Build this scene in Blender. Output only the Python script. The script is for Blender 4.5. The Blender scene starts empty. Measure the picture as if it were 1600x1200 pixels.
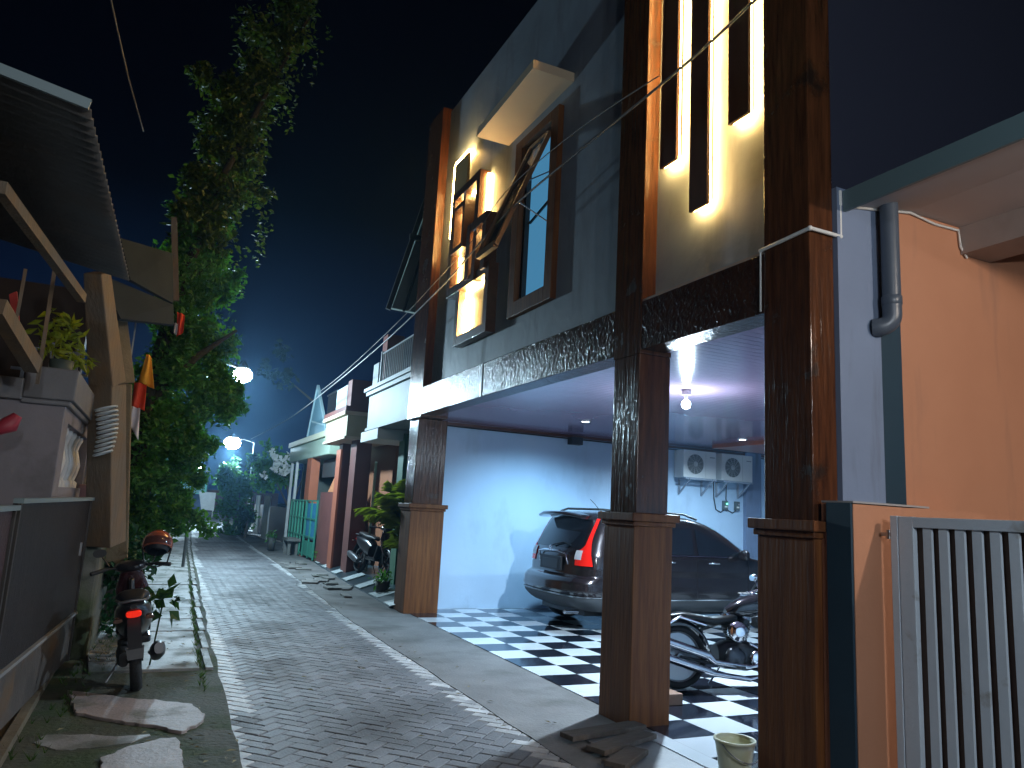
import bpy, math, random
from mathutils import Vector, Matrix
random.seed(7)
S = bpy.context.scene
COL = S.collection
PI = math.pi
rad = math.radians
# ------------------------------------------------------------------ camera
YAW, PIT, ROL, FPX, CH = 0.43174997, 0.16917933, 0.05461343, 1166.5, 1.62
fwd = Vector((math.sin(YAW)*math.cos(PIT), math.cos(YAW)*math.cos(PIT), math.sin(PIT)))
r0 = Vector((math.cos(YAW), -math.sin(YAW), 0)); u0 = r0.cross(fwd)
rgt = r0*math.cos(ROL)+u0*math.sin(ROL); upv = -r0*math.sin(ROL)+u0*math.cos(ROL)
cd = bpy.data.cameras.new('camera'); cam = bpy.data.objects.new('camera', cd); COL.objects.link(cam)
cam.matrix_world = Matrix(((rgt.x, upv.x, -fwd.x, 0), (rgt.y, upv.y, -fwd.y, 0), (rgt.z, upv.z, -fwd.z, CH), (0, 0, 0, 1)))
cd.sensor_width = 36; cd.lens = 36*FPX/1600; cd.clip_start = 0.05; cd.clip_end = 2000
S.camera = cam

def ray(px, py): return fwd*FPX+rgt*(px-800)-upv*(py-600)
def atY(px, py, Y): d = ray(px, py); t = Y/d.y; return Vector((d.x*t, Y, CH+d.z*t))
def atX(px, py, X): d = ray(px, py); t = X/d.x; return Vector((X, d.y*t, CH+d.z*t))
def atZ(px, py, Z=0): d = ray(px, py); t = (Z-CH)/d.z; return Vector((d.x*t, d.y*t, Z))

# ------------------------------------------------------------------ materials
MATS = {}
def mat(name, col, rough=.6, metal=0, var=None, vs=3, bump=0, bs=20, stretch=(1, 1, 1), coat=0, spec=.5, island=0, dirt=None, ds=1.2, dlo=.5, dhi=.65, bstretch=None, dst=(1, 1, 1), trans=0, alpha=1, emis=None, es=0):
    if name in MATS: return MATS[name]
    m = bpy.data.materials.new(name); m.use_nodes = True; N = m.node_tree.nodes; Lk = m.node_tree.links
    b = N['Principled BSDF']; b.inputs['Roughness'].default_value = rough; b.inputs['Metallic'].default_value = metal
    b.inputs['Specular IOR Level'].default_value = spec
    if coat: b.inputs['Coat Weight'].default_value = coat; b.inputs['Coat Roughness'].default_value = .08
    if trans: b.inputs['Transmission Weight'].default_value = trans
    if alpha < 1: b.inputs['Alpha'].default_value = alpha
    tc = N.new('ShaderNodeTexCoord'); base = None
    rgb = N.new('ShaderNodeRGB'); rgb.outputs[0].default_value = (*col, 1); base = rgb.outputs[0]
    def mp(st):
        g = N.new('ShaderNodeMapping'); g.inputs['Scale'].default_value = st; Lk.new(tc.outputs['Object'], g.inputs[0]); return g.outputs[0]
    def noise(sc, st, det=5):
        n = N.new('ShaderNodeTexNoise'); n.inputs['Scale'].default_value = sc; n.inputs['Detail'].default_value = det; n.inputs['Roughness'].default_value = .6
        Lk.new(mp(st), n.inputs['Vector']); return n.outputs['Fac']
    def mix(a, c, f):
        x = N.new('ShaderNodeMix'); x.data_type = 'RGBA'; Lk.new(a, x.inputs[6])
        if isinstance(c, tuple): x.inputs[7].default_value = (*c, 1)
        else: Lk.new(c, x.inputs[7])
        Lk.new(f, x.inputs[0]); return x.outputs[2]
    def ramp(f, lo, hi):
        r = N.new('ShaderNodeMapRange'); r.inputs[1].default_value = lo; r.inputs[2].default_value = hi; Lk.new(f, r.inputs[0]); return r.outputs[0]
    if var: base = mix(base, var, ramp(noise(vs, stretch), .3, .7))
    if island:
        g = N.new('ShaderNodeNewGeometry'); hv = N.new('ShaderNodeHueSaturation')
        mr = N.new('ShaderNodeMapRange'); mr.inputs[3].default_value = 1-island; mr.inputs[4].default_value = 1+island
        Lk.new(g.outputs['Random Per Island'], mr.inputs[0]); Lk.new(mr.outputs[0], hv.inputs['Value']); Lk.new(base, hv.inputs['Color']); base = hv.outputs[0]
    if dirt:
        f = ramp(noise(ds, dst, 8), dlo, dhi); base = mix(base, dirt, f)
        rr = N.new('ShaderNodeMapRange'); rr.inputs[3].default_value = rough; rr.inputs[4].default_value = min(1, rough+.2); Lk.new(f, rr.inputs[0]); Lk.new(rr.outputs[0], b.inputs['Roughness'])
    Lk.new(base, b.inputs['Base Color'])
    if bump:
        bn = N.new('ShaderNodeBump'); bn.inputs['Strength'].default_value = bump; bn.inputs['Distance'].default_value = .02
        Lk.new(noise(bs, bstretch or stretch, 4), bn.inputs['Height']); Lk.new(bn.outputs[0], b.inputs['Normal'])
        if coat: Lk.new(bn.outputs[0], b.inputs['Coat Normal'])
    if emis: b.inputs['Emission Color'].default_value = (*emis, 1); b.inputs['Emission Strength'].default_value = es
    MATS[name] = m; return m
def emit(name, col, s):
    if name in MATS: return MATS[name]
    m = bpy.data.materials.new(name); m.use_nodes = True; N = m.node_tree.nodes; N.clear()
    e = N.new('ShaderNodeEmission'); e.inputs[0].default_value = (*col, 1); e.inputs[1].default_value = s
    o = N.new('ShaderNodeOutputMaterial'); m.node_tree.links.new(e.outputs[0], o.inputs[0]); MATS[name] = m; return m
def lx0(y): return -.72+.069*(y-5.75)
def leafmat(name, col, var=.5, tr=.35):
    if name in MATS: return MATS[name]
    m = mat(name, col, rough=.5, spec=.35, island=var, var=tuple(c*.45 for c in col), vs=1.3)
    N = m.node_tree.nodes; Lk = m.node_tree.links; b = N['Principled BSDF']; o = N['Material Output']
    t = N.new('ShaderNodeBsdfTranslucent'); t.inputs[0].default_value = (col[0]*1.6, col[1]*1.6, col[2]*.8, 1)
    x = N.new('ShaderNodeMixShader'); x.inputs[0].default_value = tr
    Lk.new(b.outputs[0], x.inputs[1]); Lk.new(t.outputs[0], x.inputs[2]); Lk.new(x.outputs[0], o.inputs[0]); return m

wood = mat('varnished_wood', (.115, .040, .015), rough=.2, var=(.038, .014, .006), vs=9, stretch=(3, 3, .25), bump=.36, bs=22, bstretch=(1.2, 1.2, .12), spec=.34, dirt=(.02, .010, .006), ds=3, dlo=.58, dhi=.7)
woodbeam = mat('varnished_beam', (.06, .021, .009), rough=.19, var=(.03, .011, .006), vs=6, bump=.6, bs=20, bstretch=(1, 1, 1), spec=.3)
woodbase = mat('stained_base', (.19, .072, .022), rough=.5, spec=.2, var=(.085, .028, .011), vs=7, stretch=(3, 3, .2), bump=.25, bs=25, bstretch=(1.5, 1.5, .12))
greywall = mat('grey_plaster', (.27, .33, .39), rough=.55, var=(.21, .255, .30), vs=1.8, bump=.25, bs=7, dirt=(.17, .19, .21), ds=3, dlo=.52, dhi=.74, dst=(1, 1, .22))
garwall = mat('pale_blue_paint', (.46, .60, .76), rough=.5, var=(.41, .55, .70), vs=1, bump=.12, bs=9, dirt=(.33, .43, .55), ds=2.2, dlo=.56, dhi=.8, dst=(1, 1, .4))
bluegrey = mat('blue_grey_paint', (.19, .25, .37), rough=.55, var=(.165, .215, .32), vs=1.5, bump=.15, bs=9, dirt=(.11, .13, .17), ds=4, dlo=.54, dhi=.74, dst=(1, 1, .15))
navy = mat('navy_paint', (.018, .048, .075), rough=.5, var=(.014, .038, .06), vs=2, bump=.1, bs=10)
orange = mat('orange_paint', (.50, .235, .135), rough=.6, var=(.44, .20, .112), vs=.9, bump=.2, bs=6, dirt=(.34, .17, .11), ds=3.2, dlo=.54, dhi=.74, dst=(1, 1, .16))
concrete = mat('concrete', (.19, .185, .18), rough=.7, var=(.115, .11, .108), vs=1.6, bump=.4, bs=30, dirt=(.07, .07, .062), ds=1.1, dlo=.5, dhi=.72)
concrete2 = mat('pale_concrete', (.24, .23, .22), rough=.6, var=(.15, .145, .135), vs=2.2, bump=.35, bs=35, dirt=(.06, .065, .045), ds=2.0, dlo=.48, dhi=.66)
mossy = mat('mossy_ground', (.055, .05, .036), rough=.85, var=(.028, .038, .016), vs=2, bump=.8, bs=25, dirt=(.03, .05, .015), ds=1.4, dlo=.48, dhi=.6)
slabm = mat('pink_slab', (.30, .24, .225), rough=.65, var=(.2, .17, .155), vs=2.5, bump=.4, bs=28, dirt=(.08, .08, .05), ds=2.4, dlo=.55, dhi=.7)
paver = mat('grey_paver', (.150, .152, .162), rough=.6, island=.24, var=(.105, .107, .115), vs=1.3, bump=.5, bs=60, dirt=(.065, .064, .066), ds=.8, dlo=.5, dhi=.7)
paverw = mat('white_painted_paver', (.50, .50, .50), rough=.6, island=.3, var=(.24, .24, .24), vs=5, bump=.4, bs=60)
grout = mat('joint_sand', (.035, .033, .03), rough=.95)
black = mat('black_plastic', (.012, .012, .013), rough=.4)
rubber = mat('tyre_rubber', (.012, .012, .012), rough=.8, bump=.3, bs=60)
chrome = mat('chrome', (.75, .75, .77), rough=.12, metal=1)
steel = mat('worn_steel', (.35, .35, .36), rough=.35, metal=1)
whitep = mat('white_paint', (.62, .62, .60), rough=.5, var=(.5, .5, .49), vs=3)
white_pl = mat('white_plastic', (.7, .7, .68), rough=.4)
dglass = mat('dark_glass', (.010, .014, .02), rough=.04, spec=.8)
blackgloss = mat('black_gloss', (.008, .008, .009), rough=.12, coat=.7)
redlens = mat('red_lens', (.75, .015, .01), rough=.15, coat=.6, emis=(1, .02, .01), es=.10)
led = emit('warm_led', (1, .60, .19), 120)
cool = emit('cool_lamp', (.80, .93, 1), 60)

# ------------------------------------------------------------------ mesh builder
ORG = {}
class MB:
    def __init__(s): s.v = []; s.f = []; s.sm = []; s.mi = []
    def add(s, vs, fs, smooth=False, mi=0):
        o = len(s.v); s.v += [tuple(v) for v in vs]; s.f += [tuple(i+o for i in f) for f in fs]; s.sm += [smooth]*len(fs); s.mi += [mi]*len(fs); return s
    def box(s, x0, x1, y0, y1, z0, z1, mi=0):
        if x0 > x1: x0, x1 = x1, x0
        if y0 > y1: y0, y1 = y1, y0
        if z0 > z1: z0, z1 = z1, z0
        return s.add([(x0, y0, z0), (x1, y0, z0), (x1, y1, z0), (x0, y1, z0), (x0, y0, z1), (x1, y0, z1), (x1, y1, z1), (x0, y1, z1)],
              [(0, 3, 2, 1), (4, 5, 6, 7), (0, 1, 5, 4), (1, 2, 6, 5), (2, 3, 7, 6), (3, 0, 4, 7)], mi=mi)
    def bar(s, a, b, w, h, up=(0, 0, 1), w2=None, h2=None):
        a = Vector(a); b = Vector(b); d = (b-a).normalized(); up = Vector(up)
        if abs(d.dot(up)) > .98: up = Vector((0, 1, 0))
        sx = d.cross(up).normalized(); sz = sx.cross(d).normalized(); w2 = w2 or w; h2 = h2 or h; vs = []
        for p, ww, hh in ((a, w, h), (b, w2, h2)):
            for i, j in ((-1, -1), (1, -1), (1, 1), (-1, 1)): vs.append(p+sx*i*ww/2+sz*j*hh/2)
        return s.add(vs, [(0, 1, 2, 3), (7, 6, 5, 4), (0, 4, 5, 1), (1, 5, 6, 2), (2, 6, 7, 3), (3, 7, 4, 0)])
    def tube(s, pts, r, n=8, cap=True, rs=None, closed=False):
        pts = [Vector(p) for p in pts]; vs = []; m = len(pts); ref = None
        for i, p in enumerate(pts):
            if closed: d = (pts[(i+1) % m]-pts[i-1])
            else: d = (pts[min(i+1, m-1)]-pts[max(i-1, 0)])
            d = d.normalized() if d.length > 1e-9 else Vector((0, 0, 1))
            if ref is None: ref = Vector((0, 0, 1)) if abs(d.z) < .9 else Vector((1, 0, 0))
            sx = d.cross(ref)
            if sx.length < 1e-4: sx = d.cross(Vector((0, 1, 0)))
            sx.normalize(); sy = sx.cross(d); ref = sy if True else ref
            rr = rs[i] if rs else r
            for k in range(n):
                a = 2*PI*k/n; vs.append(p+sx*math.cos(a)*rr+sy*math.sin(a)*rr)
        fs = []
        for i in range(m-1+(1 if closed else 0)):
            for k in range(n): a = i*n+k; b = i*n+(k+1) % n; c = ((i+1) % m)*n+(k+1) % n; d = ((i+1) % m)*n+k; fs.append((a, d, c, b))
        s.add(vs, fs, True)
        if cap and not closed: s.add(vs[:n], [tuple(range(n))]); s.add(vs[-n:], [tuple(reversed(range(n)))])
        return s
    def cyl(s, a, b, r, r2=None, n=16): return s.tube([a, b], r, n, True, [r, r if r2 is None else r2])
    def lathe(s, prof, c, axis='z', n=24, a0=0, a1=2*PI):   # prof: list of (radius, height)
        c = Vector(c); vs = []; full = abs(a1-a0-2*PI) < 1e-6; nn = n if full else n+1
        for r, h in prof:
            for k in range(nn):
                a = a0+(a1-a0)*k/n; x, y = r*math.cos(a), r*math.sin(a)
                vs.append(c+(Vector((x, y, h)) if axis == 'z' else Vector((x, h, y)) if axis == 'y' else Vector((h, x, y))))
        fs = []
        for i in range(len(prof)-1):
            for k in range(n if full else n): a = i*nn+k; b = i*nn+(k+1) % nn; fs.append((a, b, b+nn, a+nn))
        return s.add(vs, fs, True)
    def sphere(s, c, r, n=14, sc=(1, 1, 1)):
        c = Vector(c); vs = []; m = n//2
        for i in range(m+1):
            t = PI*i/m
            for k in range(n): a = 2*PI*k/n; vs.append(c+Vector((math.sin(t)*math.cos(a)*r*sc[0], math.sin(t)*math.sin(a)*r*sc[1], math.cos(t)*r*sc[2])))
        return s.add(vs, [(i*n+k, (i+1)*n+k, (i+1)*n+(k+1) % n, i*n+(k+1) % n) for i in range(m) for k in range(n)], True)
    def loft(s, secs, smooth=True, cap=True):
        n = len(secs[0]); vs = [p for q in secs for p in q]
        fs = [(i*n+k, i*n+(k+1) % n, (i+1)*n+(k+1) % n, (i+1)*n+k) for i in range(len(secs)-1) for k in range(n)]
        s.add(vs, fs, smooth)
        if cap: s.add(secs[0], [tuple(reversed(range(n)))]); s.add(secs[-1], [tuple(range(n))])
        return s
    def shell(s, path, n=18, up=(0, 0, 1)):  # path: (center, halfw, halfh, power) superellipse sections
        secs = []
        for i, (c, w, h, p) in enumerate(path):
            c = Vector(c); a = Vector(path[max(i-1, 0)][0]); b = Vector(path[min(i+1, len(path)-1)][0]); d = (b-a).normalized()
            u = Vector(up); sx = d.cross(u)
            if sx.length < .05: sx = Vector((0, -1, 0))
            sx.normalize(); sy = sx.cross(d)
            q = []
            for k in range(n):
                t = 2*PI*k/n; ct, st = math.cos(t), math.sin(t)
                q.append(c+sx*w*math.copysign(abs(ct)**(2/p), ct)+sy*h*math.copysign(abs(st)**(2/p), st))
            secs.append(q)
        return s.loft(secs)
    def prism(s, poly, d, mi=0):
        d = Vector(d); a = [Vector(p) for p in poly]; n = len(a)
        return s.add(a+[p+d for p in a], [tuple(reversed(range(n))), tuple(range(n, 2*n))]+[(i, (i+1) % n, n+(i+1) % n, n+i) for i in range(n)], mi=mi)
    def grid(s, P, smooth=True):
        m = len(P); n = len(P[0]); return s.add([p for r in P for p in r], [(i*n+k, i*n+k+1, (i+1)*n+k+1, (i+1)*n+k) for i in range(m-1) for k in range(n-1)], smooth)
    def slab(s, P, t):   # thick quad sheet given 4 corners
        a, b, c, d = [Vector(p) for p in P]; nn = (b-a).cross(d-a).normalized()*t; return s.prism([a, b, c, d], nn)
    def leaf(s, c, size, nrm=None, asp=.55):
        d = Vector((random.gauss(0, 1), random.gauss(0, 1), random.gauss(-.35, .8))).normalized()
        e = d.cross(Vector((random.gauss(0, 1), random.gauss(0, 1), random.gauss(0, 1)))).normalized(); f = d.cross(e)*size*.12
        c = Vector(c); L = d*size; Wd = e*size*asp*.5
        return s.add([c, c+L*.45+Wd+f, c+L, c+L*.45-Wd+f], [(0, 1, 2), (0, 2, 3)])
    def build(s, name, m, parent=None, bevel=0, org=None, solid=0, sub=0):
        me = bpy.data.meshes.new(name)
        top = parent is None
        if org is None:
            if parent is not None: org = ORG.get(parent.name, Vector((0, 0, 0)))
            else:
                xs = [v[0] for v in s.v]; ys = [v[1] for v in s.v]; zs = [v[2] for v in s.v]
                org = Vector(((min(xs)+max(xs))/2, (min(ys)+max(ys))/2, min(zs)))
        org = Vector(org)
        me.from_pydata([(v[0]-org.x, v[1]-org.y, v[2]-org.z) for v in s.v], [], s.f)
        me.polygons.foreach_set('use_smooth', s.sm)
        for mm in (m if isinstance(m, (list, tuple)) else [m]): me.materials.append(mm)
        if any(s.mi): me.polygons.foreach_set('material_index', s.mi)
        me.update()
        o = bpy.data.objects.new(name, me); COL.objects.link(o); ORG[o.name] = org
        if parent is not None: o.parent = parent
        else: o.location = org
        if solid: q = o.modifiers.new('solid', 'SOLIDIFY'); q.thickness = solid; q.offset = 0
        if bevel: q = o.modifiers.new('bevel', 'BEVEL'); q.width = bevel; q.segments = 2; q.limit_method = 'ANGLE'; q.angle_limit = rad(40)
        if sub: q = o.modifiers.new('sub', 'SUBSURF'); q.levels = sub; q.render_levels = sub
        return o
def tag(o, label=None, cat=None, group=None, kind=None):
    if label: o['label'] = label
    if cat: o['category'] = cat
    if group: o['group'] = group
    if kind: o['kind'] = kind
    return o
def thing(name, label, cat, loc=(0, 0, 0), rz=0, group=None):
    o = bpy.data.objects.new(name, None); COL.objects.link(o); o.location = loc; o.rotation_euler = (0, 0, rz); o.empty_display_size = .2
    ORG[o.name] = Vector(loc) if rz == 0 else Vector((0, 0, 0)); return tag(o, label, cat, group)
def local(o): ORG[o.name] = Vector((0, 0, 0)); return o
def dup(o, loc=None, rz=None, parent=None):
    c = o.copy(); COL.objects.link(c); c.parent = parent
    if loc is not None: c.location = loc
    if rz is not None: c.rotation_euler = (0, 0, rz)
    for ch in [k for k in bpy.data.objects if k.parent == o]: dup(ch, None, None, c)
    return c
def lamp(name, loc, power, col, kind='POINT', size=.08, spot=None, rot=None, blend=.6):
    l = bpy.data.lights.new(name, kind); l.energy = power; l.color = col
    l.shadow_soft_size = size
    if kind == 'SPOT': l.spot_size = rad(spot); l.spot_blend = blend
    o = bpy.data.objects.new(name, l); COL.objects.link(o); o.location = loc
    if rot: o.rotation_euler = rot
    return o

# ------------------------------------------------------------------ ground, road
g = MB(); g.add([(-150, -60, -.03), (150, -60, -.03), (150, 300, -.03), (-150, 300, -.03)], [(0, 1, 2, 3)])
tag(g.build('ground', concrete), kind='structure')
RL = [(-6, .64), (5.1, .68), (7, .70), (10.6, .78), (24.5, 1.15), (45, 1.95), (84, 4.0)]
RR = [(-6, 2.68), (4.5, 2.67), (11, 2.66), (18.5, 2.95), (30.2, 3.2), (48, 3.75), (84, 6.0)]
def itp(T, y):
    for (a, va), (b, vb) in zip(T, T[1:]):
        if y <= b: return va+(vb-va)*(y-a)/(b-a)
    return T[-1][1]
ys = [-6, 0, 4, 8, 11, 15, 20, 25, 31, 38, 45, 60, 84]
g = MB(); g.grid([[(itp(RL, y)-.05, y, -.008), (itp(RR, y)+.05, y, -.008)] for y in ys], False)
road = tag(g.build('road', grout), kind='structure')
pv = MB(); pw = MB(); Lp, Wp = .21, .105; c45 = math.cos(PI/4)
def paverf(cx, cy, ang):
    # cx,cy in world
    xl, xr = itp(RL, cy), itp(RR, cy)
    if cx < xl-.08 or cx > xr+.08 or cy < 2.2 or cy > 80: return
    gp = .006 if cy < 12 else .008
    hl, hw = Lp/2-gp/2, Wp/2-gp/2; ca, sa = math.cos(ang), math.sin(ang); h = random.uniform(-.0022, .0022); tx, ty = random.uniform(-.012, .012), random.uniform(-.012, .012)
    vs = []
    for (k, z) in ((0, -.01), (0, .001), (.006, .006)):
        for i, j in ((-1, -1), (1, -1), (1, 1), (-1, 1)):
            a, b = i*(hl-k), j*(hw-k); vs.append((cx+a*ca-b*sa, cy+a*sa+b*ca, z+(h+a*tx+b*ty if z > 0 else 0)))
    fs = [(8, 9, 10, 11)]+[(4+i, 4+(i+1) % 4, 8+(i+1) % 4, 8+i) for i in range(4)]+[(i, (i+1) % 4, 4+(i+1) % 4, 4+i) for i in range(4)]
    e = min(cx-xl, xr-cx)
    (pw if e < .105 and random.random() < .93 else pv).add(vs, fs)
for i in range(-560, 560):
    for j in range(-560, 560):
        # 90-degree herringbone cell, rotated 45 deg: unit width Wp
        m4 = (i-j) % 4
        if m4 == 0: x, y, a = (i+1)*Wp, (j+.5)*Wp, 0
        elif m4 == 3: x, y, a = (i+.5)*Wp, (j+1)*Wp, PI/2   # vertical brick starts here
        else: continue
        X = (x-y)*c45+1.8; Y = (x+y)*c45+35
        if Y < 2.1 or Y > 80.2 or X < .4 or X > 6.3: continue
        paverf(X, Y, a+PI/4)
pv.build('paving', paver, road, org=ORG['road']); pw.build('edge_line', paverw, road, org=ORG['road'])
# concrete verges that overlap the outer edge of the paving
def verge(name, edge, outer, y0, y1, z, m, side, jitter=.012):
    yy = []; y = y0
    while y < y1: yy.append(y); y += .35 if y < 15 else 1.5
    yy.append(y1); o = MB(); P = []
    for y in yy:
        e = itp(edge, y)+random.uniform(-jitter, jitter); ou = outer(y)
        r = [(ou, y, z), (e, y, z), (e, y, -.02)]
        P.append(r if side < 0 else [(e, y, -.02), (e, y, z), (ou, y, z)])
    o.grid(P, False); return tag(o.build(name, m), kind='structure')
verge('right_verge', RR, lambda y: 6.0 if y > 12.3 else 3.70, 2, 82, .012, concrete, 1)
verge('left_verge', RL, lambda y: -3.0, 2, 82, .010, mossy, -1, .02)
# left footpath slabs with a narrow drain beside the paving
fs = MB(); dr = MB(); y = 6.9
while y < 30:
    L = random.uniform(.75, 1.15); xr = itp(RL, y)-.16; xl = xr-.95
    if y > 6.9:
        q = [(xl+random.uniform(-.05, .05), y+.015), (xr, y+random.uniform(0, .03)), (xr+.005, y+L-.02), (xl+random.uniform(-.05, .05), y+L-.02)]
        zt = .03+random.uniform(-.006, .008); fs.prism([(a, b, .0) for a, b in q], (0, 0, zt))
        fs.box(xr+.05, xr+.12, y+.02, y+L-.04, 0, .035+random.uniform(-.01, .01))
    y += L
tag(fs.build('footpath', concrete2, bevel=.006), kind='structure')
# front loose slabs lower left (broken concrete)
def slabpoly(pts, z=.03, m=slabm, label=''):
    W_ = [Vector(atZ(px, py, z))-Vector((0, 0, z)) for px, py in pts]; Q = []
    for a_, b_ in zip(W_, W_[1:]+W_[:1]):
        n = max(2, int((b_-a_).length/.035))
        for k in range(n): Q.append(a_.lerp(b_, k/n)+Vector((random.gauss(0, .007), random.gauss(0, .007), 0)))
    o = MB(); o.prism(Q[::-1], (0, 0, z)); 
    return tag(o.build('paving_slab', m, bevel=.006), label, 'paving slab', 'broken concrete slabs beside the alley')
slabpoly([(104, 1078), (140, 1082), (200, 1090), (262, 1095), (300, 1099), (319, 1115), (314, 1128), (284, 1143), (240, 1133), (196, 1127), (150, 1119), (118, 1112)], label='broad pinkish broken concrete slab just behind the left scooter, with a wet patch')
slabpoly([(150, 1240), (160, 1182), (196, 1167), (250, 1153), (276, 1152), (285, 1175), (292, 1240)], label='pinkish concrete slab at the bottom edge of the photo beside the alley')
slabpoly([(52, 1160), (70, 1148), (140, 1147), (180, 1150), (240, 1147), (205, 1160), (150, 1168), (90, 1172)], .016, concrete2, 'narrow yellowish mossy concrete strip between the two pinkish slabs')
mb = MB(); mb.box(-.68, -.62, 4.5, 12, .0, .07); mb.box(-.95, -.68, 4.5, 12, 0, .03)
tag(mb.build('kerb', mat('dark_kerb', (.09, .065, .04), rough=.7, var=(.14, .12, .08), vs=4, bump=.5, bs=20)), kind='structure')

# broken slabs and drain covers between the paving and the porch ramp on the right
q = MB()
for k in range(26):
    y = 12.2+random.uniform(0, 9); x = itp(RR, y)+.12+random.uniform(0, .55); a = random.uniform(-.3, .3); l, w_ = random.uniform(.25, .6), random.uniform(.12, .35); pts = []
    for i, j in ((-1, -1), (1, -1), (1.1, .9), (.2, 1.1), (-1, 1)):
        dx, dy = i*w_/2*random.uniform(.8, 1.1), j*l/2*random.uniform(.8, 1.1); pts.append((x+dx*math.cos(a)-dy*math.sin(a), y+dx*math.sin(a)+dy*math.cos(a), 0))
    q.prism(pts, (0, 0, .03+.012*random.random()+.0007*k))
tag(q.build('broken_paving', concrete2, bevel=.005), kind='structure')
q = MB()
for k in range(420):
    y = random.uniform(4.2, 22)**1.0; sd0 = random.random(); x = (itp(RL, y)-abs(random.gauss(0, .45)) if sd0 < .62 else itp(RR, y)+random.uniform(-.15, .35) if sd0 < .8 else random.uniform(.75, 2.6)); z = .045 if (x < .55 and y > 6.8) else .022
    a = random.uniform(0, 2*PI); L_ = random.uniform(.015, .042); q.add([(x, y, z), (x+L_*math.cos(a)+.3*L_*math.sin(a), y+L_*math.sin(a)-.3*L_*math.cos(a), z+.008), (x+2*L_*math.cos(a), y+2*L_*math.sin(a), z+.002), (x+L_*math.cos(a)-.3*L_*math.sin(a), y+L_*math.sin(a)+.3*L_*math.cos(a), z+.004)], [(0, 1, 2), (0, 2, 3)])
tag(q.build('leaf_litter', mat('dead_leaf', (.13, .11, .05), rough=.8, island=.5)), 'scattered dry leaves on the alley paving and footpath', 'leaf litter', kind='stuff')
q = MB()
for k in range(260):
    if k % 2: y = random.uniform(4.3, 12); x = lx0(y)+random.uniform(.05, .35)
    else: y = random.uniform(6.9, 16); x = itp(RL, y)-.16+random.uniform(-.02, .03)
    n_ = random.randint(3, 7)
    for j in range(n_):
        a = random.uniform(0, 2*PI); h = random.uniform(.02, .075); q.add([(x-.003, y, .01), (x+.004, y, .01), (x+h*.7*math.cos(a), y+h*.7*math.sin(a), .012+h)], [(0, 1, 2)])
tag(q.build('weeds', leafmat('weed', (.05, .11, .02))), 'tufts of grass and weeds along the left footpath joints', 'weeds', kind='stuff')
# ------------------------------------------------------------------ garage floor
T = .43; X0 = 3.68; Y0 = 7.81
tileW = mat('white_tile', (.66, .71, .74), rough=.12, var=(.60, .65, .68), vs=2, island=.08, dirt=(.42, .44, .45), ds=1.8, dlo=.56, dhi=.75); tileB = mat('black_tile', (.012, .015, .024), rough=.10, island=.3); 
fl = MB(); fl.box(X0, 12.4, 3.2, 11.74, -.02, .012)
floor = tag(fl.build('garage_floor', mat('tile_grout', (.12, .12, .12), rough=.8)), kind='structure')
ta, tb = MB(), MB()
for i in range(0, 20):
    for j in range(-11, 10):
        x0, y0 = X0+i*T+.003, Y0+j*T+.003; x1, y1 = x0+T-.006, y0+T-.006; y1 = min(y1, 11.735); y0 = max(y0, 3.2)
        if y1-y0 < .03 or x0 > 12.3: continue
        (ta if (i+j) % 2 == 0 else tb).box(x0, x1, y0, y1, .010, .020)
ta.build('white_tiles', tileW, floor, org=ORG['garage_floor']); tb.build('black_tiles', tileB, floor, org=ORG['garage_floor'])
# entrance slab between the middle and near pillars and loose boards
mb = MB(); mb.prism([(3.02, 4.95, 0), (3.66, 4.95, 0), (3.66, 3.0, 0), (2.80, 3.0, 0)][::-1], (0, 0, .03)); tag(mb.build('entrance_slab', mat('grey_slab', (.19, .20, .21), rough=.5, var=(.13, .14, .15), vs=3, bump=.2, bs=20)), kind='structure')
mb = MB()
for k in range(4):
    x0 = 3.08+k*.155
    mb.prism([(x0, 4.99, .031), (x0+.10, 4.99, .031), (x0+.12-.02, 3.0, .031), (x0-.02, 3.0, .031)], (0, 0, .008))
mb = MB(); mb.prism([(3.48, 4.95, .031), (3.64, 4.95, .031), (3.64, 3.1, .031), (3.48, 3.1, .031)], (0, 0, .006)); tag(mb.build('threshold', tileW), kind='structure')
pl = mat('weathered_plank', (.13, .105, .085), rough=.8, var=(.07, .055, .045), vs=8, stretch=(1, 6, 1), bump=.4, bs=25)
for k, (a, b, w, lb) in enumerate([((2.86, 4.95), (3.58, 5.08), .15, 'weathered grey plank lying in front of the middle pillar, farthest from the camera'), ((2.90, 4.62), (3.50, 4.86), .16, 'weathered grey plank angled across the drain, second from the middle pillar'), ((2.86, 4.32), (3.20, 4.55), .15, 'short weathered plank piece nearest the camera beside the alley edge')]):
    o = MB(); o.bar((a[0], a[1], .055), (b[0], b[1], .055), w, .035); tag(o.build('plank', pl, bevel=.004), lb, 'plank', 'planks by the middle pillar')

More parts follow.
